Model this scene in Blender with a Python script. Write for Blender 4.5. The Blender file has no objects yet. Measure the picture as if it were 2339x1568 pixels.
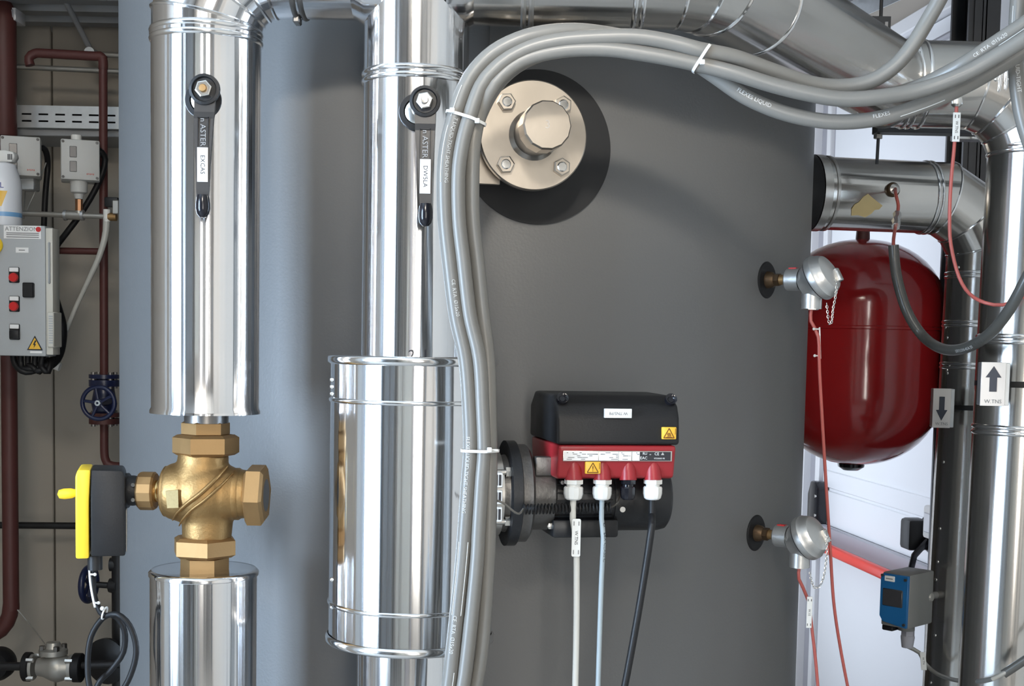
import bpy, bmesh, math, random
from mathutils import Vector, Matrix
random.seed(7)
C = bpy.context.scene.collection
sc = bpy.context.scene

# ------------------------------------------------------------------ camera, world, lights, exposure
IW, IH, FPX = 2339.0, 1568.0, 3040.0
CX, CY = IW/2, 1013.0
ZC = 1.70
PITCH, ROLL = math.radians(4.2), math.radians(1.1)
_F = Vector((0, math.cos(PITCH), -math.sin(PITCH)))
_U0 = Vector((0, math.sin(PITCH), math.cos(PITCH)))
_R0 = Vector((1, 0, 0))
_R = _R0*math.cos(ROLL) + _U0*math.sin(ROLL)
_U = -_R0*math.sin(ROLL) + _U0*math.cos(ROLL)
CAM = Vector((0, 0, ZC))
cd = bpy.data.cameras.new('camera'); cam = bpy.data.objects.new('camera', cd); C.objects.link(cam)
cd.sensor_width = 36.0; cd.lens = FPX/IW*36.0
cd.shift_y = (CY-IH/2)/IW
cd.clip_start = 0.05
m = Matrix((_R, _U, -_F)).transposed().to_4x4(); m.translation = CAM
cam.matrix_world = m
sc.camera = cam

w = bpy.data.worlds.new('world'); sc.world = w; w.use_nodes = True
bgn = w.node_tree.nodes['Background']
bgn.inputs[0].default_value = (0.72, 0.82, 1.0, 1); bgn.inputs[1].default_value = 0.6

def area(name, loc, target, sx, sy, power, col):
    l = bpy.data.lights.new(name, 'AREA'); l.shape = 'RECTANGLE'; l.size = sx; l.size_y = sy
    l.energy = power; l.color = col
    o = bpy.data.objects.new(name, l); C.objects.link(o); o.location = loc
    o.rotation_euler = (Vector(target)-Vector(loc)).to_track_quat('-Z', 'Y').to_euler()
    return o
# daylight through the glazed door in the left wall, the rear windows and the plant room's ceiling lamp
area('daylight_left', (-2.93, -0.25, 1.75), (-.3, 1.5, 1.75), 1.0, 2.3, 200, (0.60, 0.78, 1.0))
area('daylight_rear', (0.70, -2.92, 1.75), (0.3, 2.0, 2.0), 0.62, 2.1, 44, (1.0, 0.95, 0.87))
area('ceiling_lamp_light', (-0.20, -1.30, 3.28), (0.0, 2.0, 2.0), 0.56, 0.56, 40, (1.0, 0.91, 0.79))
area('bay_fill_light', (0.46, 4.55, 1.62), (3.0, 4.55, 1.62), 1.1, 2.2, 11, (0.80, 0.88, 1.0))  # added fill from behind the tank, brightens the white door
# added spot without a known source, brightens the hoses and overhead pipework
_s = bpy.data.lights.new('added_spot_light', 'SPOT'); _s.energy = 210; _s.color = (1.0, 0.93, 0.82); _s.spot_size = math.radians(23); _s.spot_blend = .7; _s.shadow_soft_size = .13
_so = bpy.data.objects.new('added_spot_light', _s); C.objects.link(_so); _so.location = (0.02, -1.0, 3.20)
_so.rotation_euler = (Vector((0.0, 2.0, 2.46))-Vector(_so.location)).to_track_quat('-Z', 'Y').to_euler()

sc.view_settings.view_transform = 'Standard'
sc.view_settings.look = 'None'
sc.view_settings.gamma = 1.0
sc.view_settings.use_curve_mapping = False
sc.view_settings.exposure = 0.47
sc.cycles.sample_clamp_indirect = 20.0
sc.cycles.max_bounces = 7; sc.cycles.diffuse_bounces = 3; sc.cycles.glossy_bounces = 5; sc.cycles.transmission_bounces = 2
sc.cycles.adaptive_threshold = 0.06; sc.cycles.adaptive_min_samples = 16

# ------------------------------------------------------------------ helpers
def ray(px, py):
    return (_F + _R*((px-CX)/FPX) + _U*((CY-py)/FPX))
def at(px, py, Y):
    d = ray(px, py); return CAM + d*(Y/d.y)
def mp(n, Y):                       # n pixels at depth Y, in metres
    return n*Y/FPX
def ray_plane(px, py, P, n):
    d = ray(px, py); return CAM + d*((Vector(P)-CAM).dot(n)/d.dot(n))
def ray_cyl(px, py, A, d, r):       # first hit on an infinite cylinder
    k = ray(px, py); d = Vector(d).normalized(); o = CAM-Vector(A)
    kk = k-d*k.dot(d); oo = o-d*o.dot(d)
    a = kk.dot(kk); b = 2*kk.dot(oo); c = oo.dot(oo)-r*r
    q = b*b-4*a*c
    t = (-b-math.sqrt(q))/(2*a) if q > 0 else -b/(2*a)
    return CAM+k*t

class Fr:
    """local frame: x along, y away (depth), z up"""
    def __init__(s, o, x=(1, 0, 0), z=(0, 0, 1)):
        x = Vector(x).normalized(); z = Vector(z); z = (z-x*z.dot(x)).normalized(); y = z.cross(x)
        s.o = Vector(o); s.x, s.y, s.z = x, y, z
        s.M = Matrix((x, y, z)).transposed().to_4x4(); s.M.translation = s.o
        s.I = s.M.inverted()
    def w(s, x, y, z): return s.M @ Vector((x, y, z))
    def L(s, px, py, yl=0.0):
        p = ray_plane(px, py, s.w(0, yl, 0), s.y); q = s.I @ p; return q.x, q.z
def axis_frame(o, d, up=(0, 0, 1)):
    """frame whose local z is d (for lathes)"""
    d = Vector(d).normalized(); up = Vector(up)
    if abs(d.dot(up)) > .97: up = Vector((0, -1, 0)) if abs(d.y) < .9 else Vector((1, 0, 0))
    x = up.cross(d).normalized(); y = d.cross(x)
    M = Matrix((x, y, d)).transposed().to_4x4(); M.translation = Vector(o); return M

class MB:
    def __init__(s, M=None):
        s.v = []; s.f = []; s.uv = []; s.M = M.M if isinstance(M, Fr) else (M or Matrix.Identity(4))
    def add(s, vs, fs, uvs=None):
        b = len(s.v)
        s.v += [s.M @ Vector(p) for p in vs]
        for i, f in enumerate(fs):
            s.f.append([b+k for k in f]); s.uv.append(uvs[i] if uvs else [(0, 0)]*len(f))
        return s
    def _bm(s, bm):
        bm.verts.index_update()
        s.add([v.co.copy() for v in bm.verts], [[v.index for v in f.verts] for f in bm.faces]); bm.free(); return s
    def box(s, x0, x1, y0, y1, z0, z1, bev=0, seg=2):
        bm = bmesh.new(); bmesh.ops.create_cube(bm, size=1)
        for v in bm.verts:
            v.co = Vector(((x0+x1)/2+v.co.x*(x1-x0), (y0+y1)/2+v.co.y*(y1-y0), (z0+z1)/2+v.co.z*(z1-z0)))
        if bev: bmesh.ops.bevel(bm, geom=bm.edges[:], offset=bev, segments=seg, affect='EDGES', profile=.5)
        return s._bm(bm)
    def prism(s, poly, y0, y1, bev=0, seg=2):
        """polygon in local xz, extruded along y"""
        bm = bmesh.new()
        vs = [bm.verts.new((p[0], y0, p[1])) for p in poly]
        f = bm.faces.new(vs); r = bmesh.ops.extrude_face_region(bm, geom=[f])
        for e in r['geom']:
            if isinstance(e, bmesh.types.BMVert): e.co.y = y1
        bmesh.ops.recalc_face_normals(bm, faces=bm.faces[:])
        if bev: bmesh.ops.bevel(bm, geom=bm.edges[:], offset=bev, segments=seg, affect='EDGES', profile=.5)
        return s._bm(bm)
    def lathe(s, prof, n=32, M=None, wob=None, a0=0.0, a1=2*math.pi):
        """prof: (radius, height) along local z of M"""
        M = M or Matrix.Identity(4)
        full = abs(a1-a0-2*math.pi) < 1e-6
        cols = n if full else n+1
        vs, fs, uvs, rows = [], [], [], []
        for (r, h) in prof:
            if r < 1e-6: rows.append([len(vs)]); vs.append(M @ Vector((0, 0, h)))
            else:
                row = []
                for i in range(cols):
                    t = a0+(a1-a0)*i/n; rr = r*(1+(wob(t) if wob else 0))
                    row.append(len(vs)); vs.append(M @ Vector((rr*math.cos(t), rr*math.sin(t), h)))
                rows.append(row)
        for k in range(len(rows)-1):
            A, B = rows[k], rows[k+1]; va, vb = prof[k][1], prof[k+1][1]
            for i in range(n):
                j = (i+1) % cols if full else i+1
                u0, u1 = i/n, (i+1)/n
                if len(A) == 1 and len(B) == 1: continue
                if len(A) == 1: fs.append([A[0], B[j], B[i]]); uvs.append([(u0, va), (u1, vb), (u0, vb)])
                elif len(B) == 1: fs.append([A[i], A[j], B[0]]); uvs.append([(u0, va), (u1, va), (u0, vb)])
                else: fs.append([A[i], A[j], B[j], B[i]]); uvs.append([(u0, va), (u1, va), (u1, vb), (u0, vb)])
        return s.add(vs, fs, uvs)
    def cyl(s, o, d, r, h, n=24, h0=0.0, bev=0):
        M = axis_frame(o, d)
        if bev: p = [(0, h0), (r-bev, h0), (r, h0+bev), (r, h-bev), (r-bev, h), (0, h)]
        else: p = [(0, h0), (r, h0), (r, h), (0, h)]
        return s.lathe(p, n, M)
    def hexa(s, o, d, r, h0, h1, ch=.12, rot=0.0):
        """hexagonal nut with chamfered corners, r = across-corner radius"""
        M = axis_frame(o, d) @ Matrix.Rotation(rot, 4, 'Z'); c = r*ch
        p = [(0, h0), (r*.86, h0), (r, h0+c*.6), (r, h1-c*.6), (r*.86, h1), (0, h1)]
        return s.lathe(p, 6, M)
    def tube(s, path, r, n=12, closed=False, caps=True, flat=1.0):
        P = [Vector(p) for p in path]; N = len(P)
        T = []
        for i in range(N):
            a = P[(i-1) % N] if closed or i > 0 else P[i]; b = P[(i+1) % N] if closed or i < N-1 else P[i]
            t = b-a; T.append(t.normalized() if t.length > 1e-9 else Vector((0, 0, 1)))
        u = T[0].orthogonal().normalized(); vs = []; fs = []; uvs = []; L = 0; Ls = []
        for i in range(N):
            u = u-T[i]*u.dot(T[i]); u = u.normalized() if u.length > 1e-6 else T[i].orthogonal().normalized(); v = T[i].cross(u)
            if i: L += (P[i]-P[i-1]).length
            Ls.append(L); rr = r[i] if isinstance(r, (list, tuple)) else r
            for k in range(n):
                t = 2*math.pi*k/n; vs.append(P[i]+u*(rr*math.cos(t))+v*(rr*flat*math.sin(t)))
        for i in range(N if closed else N-1):
            j = (i+1) % N
            for k in range(n):
                q = (k+1) % n
                fs.append([i*n+k, i*n+q, j*n+q, j*n+k]); uvs.append([(k/n, Ls[i]), ((k+1)/n, Ls[i]), ((k+1)/n, Ls[j]), (k/n, Ls[j])])
        if caps and not closed:
            fs.append(list(range(n))[::-1]); uvs.append([(0, 0)]*n)
            fs.append([(N-1)*n+k for k in range(n)]); uvs.append([(0, 0)]*n)
        return s.add(vs, fs, uvs)
    def sphere(s, o, r, n=16, m_=8, d=(0, 0, 1), sz=1.0):
        p = [(r*math.sin(math.pi*i/m_), -r*sz*math.cos(math.pi*i/m_)) for i in range(m_+1)]
        p[0] = (0, -r*sz); p[-1] = (0, r*sz)
        return s.lathe(p, n, axis_frame(o, d))
    def text(s, txt, size, fn, align='CENTER'):
        cu = bpy.data.curves.new('t', 'FONT'); cu.body = txt; cu.size = size; cu.align_x = align; cu.align_y = 'CENTER'
        cu.resolution_u = 2
        ob = bpy.data.objects.new('t', cu); me = bpy.data.meshes.new_from_object(ob)
        s.add([fn(v.co.x, v.co.y) for v in me.vertices], [list(p.vertices) for p in me.polygons])
        bpy.data.objects.remove(ob); bpy.data.curves.remove(cu); bpy.data.meshes.remove(me); return s
    def build(s, name, mat, parent=None, label=None, smooth=True, ang=38, kind=None, mods=None):
        if not s.v: return None
        lo = Vector((min(p[i] for p in s.v) for i in range(3))); hi = Vector((max(p[i] for p in s.v) for i in range(3)))
        c = (lo+hi)/2
        me = bpy.data.meshes.new(name); me.from_pydata([p-c for p in s.v], [], s.f)
        ul = me.uv_layers.new(name='UVMap'); k = 0
        for uvs in s.uv:
            for q in uvs: ul.data[k].uv = q; k += 1
        me.materials.append(M_[mat] if isinstance(mat, str) else mat)
        bm = bmesh.new(); bm.from_mesh(me); bmesh.ops.recalc_face_normals(bm, faces=bm.faces[:]); bm.to_mesh(me); bm.free()
        if smooth:
            me.shade_smooth(); me.set_sharp_from_angle(angle=math.radians(ang))
        o = bpy.data.objects.new(name, me); C.objects.link(o)
        o.location = c
        if parent:
            o.parent = parent; o.location = c-ABS[parent.name]
        ABS[o.name] = c
        if label: o['label'] = label
        if kind: o['kind'] = kind
        return o
ABS = {}
def thing(name, label, cat, loc, group=None):
    o = bpy.data.objects.new(name, None); C.objects.link(o); o.location = loc; o.empty_display_size = .05
    ABS[o.name] = Vector(loc); o['label'] = label; o['category'] = cat
    if group: o['group'] = group
    return o
def tag(o, label, cat, group=None):
    o['label'] = label; o['category'] = cat
    if group: o['group'] = group
    return o
def struct(o): o['kind'] = 'structure'; return o

def smooth_path(pts, step=.012):
    P = [Vector(p) for p in pts]; P = [P[0]*2-P[1]]+P+[P[-1]*2-P[-2]]; out = []
    for i in range(1, len(P)-2):
        p0, p1, p2, p3 = P[i-1:i+3]; n = max(2, int((p2-p1).length/step))
        for k in range(n):
            t = k/n
            out.append(.5*((2*p1)+(p2-p0)*t+(2*p0-5*p1+4*p2-p3)*t*t+(3*p1-p0-3*p2+p3)*t**3))
    out.append(P[-2]); return out
def pxpath(pts, step=.012):
    return smooth_path([at(*p) for p in pts], step)

# ------------------------------------------------------------------ procedural materials
M_ = {}
def pm(name, col, rough=.5, metal=0.0, var=.08, vs=14.0, bump=0.0, bs=120.0, coat=0.0, rvar=.06, emit=0, uvs=None, trans=0, ior=1.45, spec=None):
    mt = bpy.data.materials.new(name); mt.use_nodes = True; nt = mt.node_tree; N = nt.nodes; Lk = nt.links
    b = N['Principled BSDF']
    tc = N.new('ShaderNodeTexCoord'); mpn = N.new('ShaderNodeMapping')
    Lk.new(tc.outputs['UV' if uvs else 'Object'], mpn.inputs['Vector'])
    if uvs: mpn.inputs['Scale'].default_value = (uvs[0], uvs[1], 1)
    nz = N.new('ShaderNodeTexNoise'); nz.inputs['Scale'].default_value = 1.0 if uvs else vs; nz.inputs['Detail'].default_value = 4
    Lk.new(mpn.outputs[0], nz.inputs['Vector'])
    mx = N.new('ShaderNodeMix'); mx.data_type = 'RGBA'
    mx.inputs[6].default_value = tuple(c*(1-var) for c in col)+(1,)
    mx.inputs[7].default_value = tuple(min(1, c*(1+var)) for c in col)+(1,)
    Lk.new(nz.outputs['Fac'], mx.inputs[0]); Lk.new(mx.outputs[2], b.inputs['Base Color'])
    mr = N.new('ShaderNodeMapRange'); mr.inputs['To Min'].default_value = max(0.02, rough-rvar); mr.inputs['To Max'].default_value = min(1, rough+rvar)
    Lk.new(nz.outputs['Fac'], mr.inputs['Value']); Lk.new(mr.outputs[0], b.inputs['Roughness'])
    b.inputs['Metallic'].default_value = metal
    b.inputs['Coat Weight'].default_value = coat; b.inputs['Coat Roughness'].default_value = .08
    if spec is not None: b.inputs['Specular IOR Level'].default_value = spec
    if trans: b.inputs['Transmission Weight'].default_value = trans; b.inputs['IOR'].default_value = ior
    if bump:
        n2 = N.new('ShaderNodeTexNoise'); n2.inputs['Scale'].default_value = bs; n2.inputs['Detail'].default_value = 3
        Lk.new(tc.outputs['Object'], n2.inputs['Vector'])
        bp = N.new('ShaderNodeBump'); bp.inputs['Strength'].default_value = bump; bp.inputs['Distance'].default_value = .002
        Lk.new(n2.outputs['Fac'], bp.inputs['Height']); Lk.new(bp.outputs[0], b.inputs['Normal'])
    if emit:
        Lk.new(mx.outputs[2], b.inputs['Emission Color']); b.inputs['Emission Strength'].default_value = emit
    M_[name] = mt; return mt
def alu(name, col, rough, streak=.35, us=46, vs=.7):
    """rolled aluminium sheet: fine streaks running along the pipe"""
    mt = pm(name, col, rough, 1.0, .05, uvs=(us, vs), rvar=.05); nt = mt.node_tree; N = nt.nodes; Lk = nt.links
    b = N['Principled BSDF']; tc = N.new('ShaderNodeTexCoord'); mp2 = N.new('ShaderNodeMapping'); mp2.inputs['Scale'].default_value = (us*1.6, vs, 1)
    Lk.new(tc.outputs['UV'], mp2.inputs['Vector'])
    n2 = N.new('ShaderNodeTexNoise'); n2.inputs['Scale'].default_value = 1; n2.inputs['Detail'].default_value = 3
    Lk.new(mp2.outputs[0], n2.inputs['Vector'])
    bp = N.new('ShaderNodeBump'); bp.inputs['Strength'].default_value = streak; bp.inputs['Distance'].default_value = .0006
    Lk.new(n2.outputs['Fac'], bp.inputs['Height']); Lk.new(bp.outputs[0], b.inputs['Normal'])
    return mt
alu('aluminium', (.86, .86, .87), .13, .30)
alu('aluminium_dull', (.62, .60, .57), .20, .22)
pm('bead', (.90, .90, .90), .15, 1)
pm('tank_grey', (.125, .127, .128), .46, 0, .05, 3, .12, 260, rvar=.05)
pm('brass_cast', (.36, .225, .095), .52, 1, .14, 30, .25, 220)
pm('brass', (.375, .235, .108), .58, 1, .12, 26, .08, 160)
pm('brass_bright', (.80, .58, .25), .2, 1)
pm('bronze_dark', (.11, .07, .04), .45, .8, .3, 60)
pm('copper', (.42, .22, .12), .4, 1, .2, 40)
pm('steel', (.60, .58, .55), .3, 1, .1, 20)
pm('steel_flange', (.46, .41, .35), .34, 1, .12, 12, .06, 60)
pm('steel_dark', (.20, .19, .18), .34, .9, .15, 20)
pm('galv', (.55, .57, .58), .42, .9, .12, 60)
pm('galv_matt', (.62, .63, .63), .55, .2, .12, 60)
pm('zinc', (.78, .77, .74), .22, 1)
pm('cast_alu', (.60, .60, .59), .38, .85, .06, 30, .08, 200)
pm('hose_grey', (.185, .178, .163), .36, 0, .05, 30, rvar=.04)
pm('hose_dark', (.075, .073, .066), .3, 0, .1, 30)
pm('black_plastic', (.013, .013, .014), .45, 0, .15, 40, .12, 400, spec=.35)
pm('black_rubber', (.008, .008, .009), .5, 0, .2, 40, spec=.3)
pm('black_gloss', (.010, .010, .014), .16, 0, .1, 30)
pm('motor_black', (.012, .0125, .014), .38, .1, .2, 40, .1, 200)
pm('pump_iron', (.15, .145, .14), .38, .7, .3, 60, .2, 180)
pm('collar_black', (.010, .0105, .012), .7, 0, .1, 30)
pm('handle_brown', (.034, .030, .028), .42, 0, .12, 40)
pm('pump_red', (.33, .020, .026), .34, 0, .08, 20, .05, 300)
pm('vessel_red', (.36, .014, .016), .16, 0, .06, 6, .03, 90, coat=.5)
pm('oxide_red', (.085, .024, .021), .55, 0, .2, 18, .1, 100)
pm('cable_red', (.46, .105, .085), .42, 0, .08, 30)
pm('bar_red', (.72, .045, .028), .35, 0, .05, 20)
pm('button_red', (.60, .02, .02), .3, 0, .05, 20)
pm('yellow', (.86, .60, .035), .4, 0, .04, 20)
pm('sticker_yellow', (.86, .50, .05), .35, 0, .04, 20)
pm('white_plastic', (.80, .80, .77), .35, 0, .04, 20)
pm('label_white', (.86, .86, .85), .5, 0, .02, 20)
pm('cable_white', (.66, .65, .60), .4, 0, .05, 30)
pm('cable_blue', (.36, .42, .45), .42, 0, .06, 30)
pm('ink', (.02, .02, .025), .5, 0, .05, 20)
pm('ink_soft', (.22, .22, .22), .5, 0, .1, 20)
pm('ink_brown', (.16, .055, .01), .5, 0, .1, 20)
pm('ink_blue', (.03, .05, .30), .5, 0, .1, 20)
pm('print_white', (.58, .58, .56), .5, 0, .1, 60)
pm('print_grey', (.30, .295, .29), .5, 0, .1, 60)
pm('plate_grey', (.46, .45, .43), .4, .2, .3, 160)
pm('sign_face', (.66, .63, .60), .32, .35, .06, 12)
pm('arrow', (.035, .04, .055), .4, 0, .05, 20)
pm('panel_grey', (.42, .44, .45), .5, 0, .04, 20, .06, 300)
pm('panel_edge', (.62, .60, .53), .5, 0, .05, 20)
pm('box_grey', (.55, .55, .53), .5, 0, .05, 20)
pm('window_dark', (.05, .05, .055), .2, 0, .1, 20)
pm('sensor_grey', (.20, .20, .19), .5, 0, .06, 30)
pm('sensor_blue', (.012, .13, .34), .4, 0, .08, 30)
pm('valve_blue', (.012, .018, .06), .3, 0, .2, 30)
pm('wall_beige', (.34, .31, .265), .6, 0, .05, 5, .05, 60)
pm('wall_white', (.72, .71, .68), .6, 0, .03, 3, .04, 60)
pm('wall_rear', (.47, .43, .38), .7, 0, .08, 2)
pm('door_white', (.80, .82, .85), .3, 0, .02, 3)
pm('frame_white', (.82, .83, .85), .35, 0, .02, 5)
pm('frame_grey', (.38, .38, .42), .4, 0, .04, 5)
pm('deck_grey', (.30, .31, .32), .5, .3, .1, 10)
pm('column', (.055, .057, .062), .45, .4, .1, 15)
pm('conduit', (.40, .39, .36), .4, .6, .1, 30)
pm('concrete', (.34, .33, .31), .8, 0, .15, 4, .2, 40)
pm('bottle_white', (.78, .80, .84), .3, 0, .03, 10)
pm('bottle_blue', (.20, .42, .70), .35, 0, .15, 30)
pm('cap_purple', (.08, .05, .22), .35, 0, .1, 20)
pm('clear_hose', (.52, .52, .48), .28, 0, .06, 20)
pm('glow_lamp', (1.0, .95, .88), .5, 0, .0, 5, emit=3.0)
pm('tape', (.60, .48, .24), .6, 0, .08, 30)
pm('foil', (.80, .79, .77), .22, 1, .1, 120, .6, 300)
pm('clear_plastic', (.62, .63, .66), .15, 0, .1, 30)
# ------------------------------------------------------------------ the room
def room():
    o = MB().box(-3.1, 4.2, -3.1, 5.6, -.1, 0).build('floor', 'concrete', smooth=False); struct(o)
    o = MB().box(-3.1, 4.2, -3.1, 5.6, 3.42, 3.5).build('ceiling', 'wall_white', smooth=False); struct(o)
    # back wall on the left: upright sandwich panels
    o = thing('wall_back', 'x', 'x', (-1.4, 3.8, 0)); del o['label']; del o['category']; struct(o)
    MB().box(-3.0, .3, 3.80, 3.9, 0, 3.42).build('core', 'wall_beige', o, smooth=False)
    xs = at(122, 900, 3.77).x
    for k in range(-2, 4):
        MB().box(xs+k*.5+.002, xs+(k+1)*.5-.002, 3.77, 3.80, 0, 3.42, .003, 1).build('panel', 'wall_beige', o)
    o = MB().box(.3, .4, 3.77, 3.98, 0, 3.42).box(.3, .4, 5.12, 5.5, 0, 3.42).box(.3, .4, 3.98, 5.12, 2.76, 3.42).box(.3, .4, 3.98, 5.12, 0, .48).build('wall_inner', 'wall_white', smooth=False); struct(o)
    o = MB().box(.38, .44, 3.96, 4.0, .46, 2.78).box(.38, .44, 5.1, 5.14, .46, 2.78).box(.38, .44, 3.96, 5.14, .44, .50).box(.38, .44, 3.96, 5.14, 2.74, 2.80).build('bay_fill_window', 'frame_grey', smooth=False); struct(o)  # added unseen window behind the tank, to light the door evenly
    o = MB().box(.3, 1.4, 5.40, 5.5, 0, 3.42).build('wall_far', 'wall_white', smooth=False); struct(o)
    # added unseen step of the left wall, keeps daylight off the back corner
    o = MB().box(-3.1, -1.75, 1.55, 1.75, 0, 3.42).box(-1.95, -1.75, 1.75, 3.77, 0, 3.42).build('left_shade_wall', 'wall_rear', smooth=False); struct(o)
    o = MB().box(-3.1, -2.96, -3.0, -.85, 0, 3.42).box(-3.1, -2.96, .35, 1.55, 0, 3.42).box(-3.1, -2.96, -.85, .35, 3.0, 3.42).build('wall_left', 'wall_rear', smooth=False); struct(o)
    o = MB().box(-3.1, .38, -3.1, -2.95, 0, 3.42).box(1.12, 4.2, -3.1, -2.95, 0, 3.42).box(.38, 1.12, -3.1, -2.95, 3.12, 3.42).box(.38, 1.12, -3.1, -2.95, 0, .68).build('wall_rear', 'wall_rear', smooth=False); struct(o)
    # frames of the openings behind the camera
    o = MB().box(-3.0, -2.94, -.85, -.79, 0, 3.0).box(-3.0, -2.94, .29, .35, 0, 3.0).box(-2.9, -2.86, -.52, -.45, .55, 2.95).box(-2.9, -2.86, -.08, -.04, .55, 2.95).build('window_1', 'frame_grey', smooth=False); struct(o)
    o = MB().box(.38, .44, -3.0, -2.94, .68, 3.12).box(1.06, 1.12, -3.0, -2.94, .68, 3.12).box(.38, 1.12, -2.88, -2.84, 1.86, 1.92).build('window_2', 'frame_grey', smooth=False); struct(o)
    # unseen blocks added behind the camera, to put streaks in the pipe reflections
    for k, (x0, x1, z1, m_) in enumerate(((-2.5, -2.05, 2.4, 'panel_grey'), (-1.7, -1.5, 3.42, 'column'), (-1.0, -.35, 2.2, 'panel_edge'), (-.12, .10, 3.42, 'frame_grey'), (1.35, 1.5, 3.42, 'column'), (1.75, 2.3, 2.1, 'panel_grey'))):
        o = MB().box(x0, x1, -2.95, -2.65, 0, z1, .01, 1).build('streak_block_%d' % (k+1), m_); struct(o)
    for k, (y0, y1, m_) in enumerate(((-2.3, -1.6, 'column'), (-1.3, -1.1, 'panel_edge'), (.55, .75, 'column'), (.95, 1.3, 'panel_grey'))):  # more added blocks along the left wall, for reflected streaks
        o = MB().box(-2.96, -2.75, y0, y1, 0, 2.6, .01, 1).build('streak_block_%d' % (k+7), m_); struct(o)
    # low deck over the back left corner: trapezoidal sheet, ribs running across
    z0 = at(130, 68, 3.75).z
    prof = []; y = 3.3
    while y < 3.76:
        prof += [(y, z0), (y+.05, z0), (y+.065, z0+.035), (y+.105, z0+.035), (y+.12, z0)]; y += .12
    mb = MB(); vs = []; fs = []
    for (yy, zz) in prof: vs += [(-1.9, yy, zz), (-.78, yy, zz), (-1.9, yy, zz+.012), (-.78, yy, zz+.012)]
    for i in range(len(prof)-1):
        a = 4*i; b = a+4
        fs += [[a, a+1, b+1, b], [a+2, b+2, b+3, a+3]]
    mb.add(vs, fs).box(-1.9, -.78, 3.28, 3.3, z0-.01, z0+.06)
    o = mb.build('ceiling_deck', 'deck_grey', smooth=False); struct(o)
room()

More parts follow.
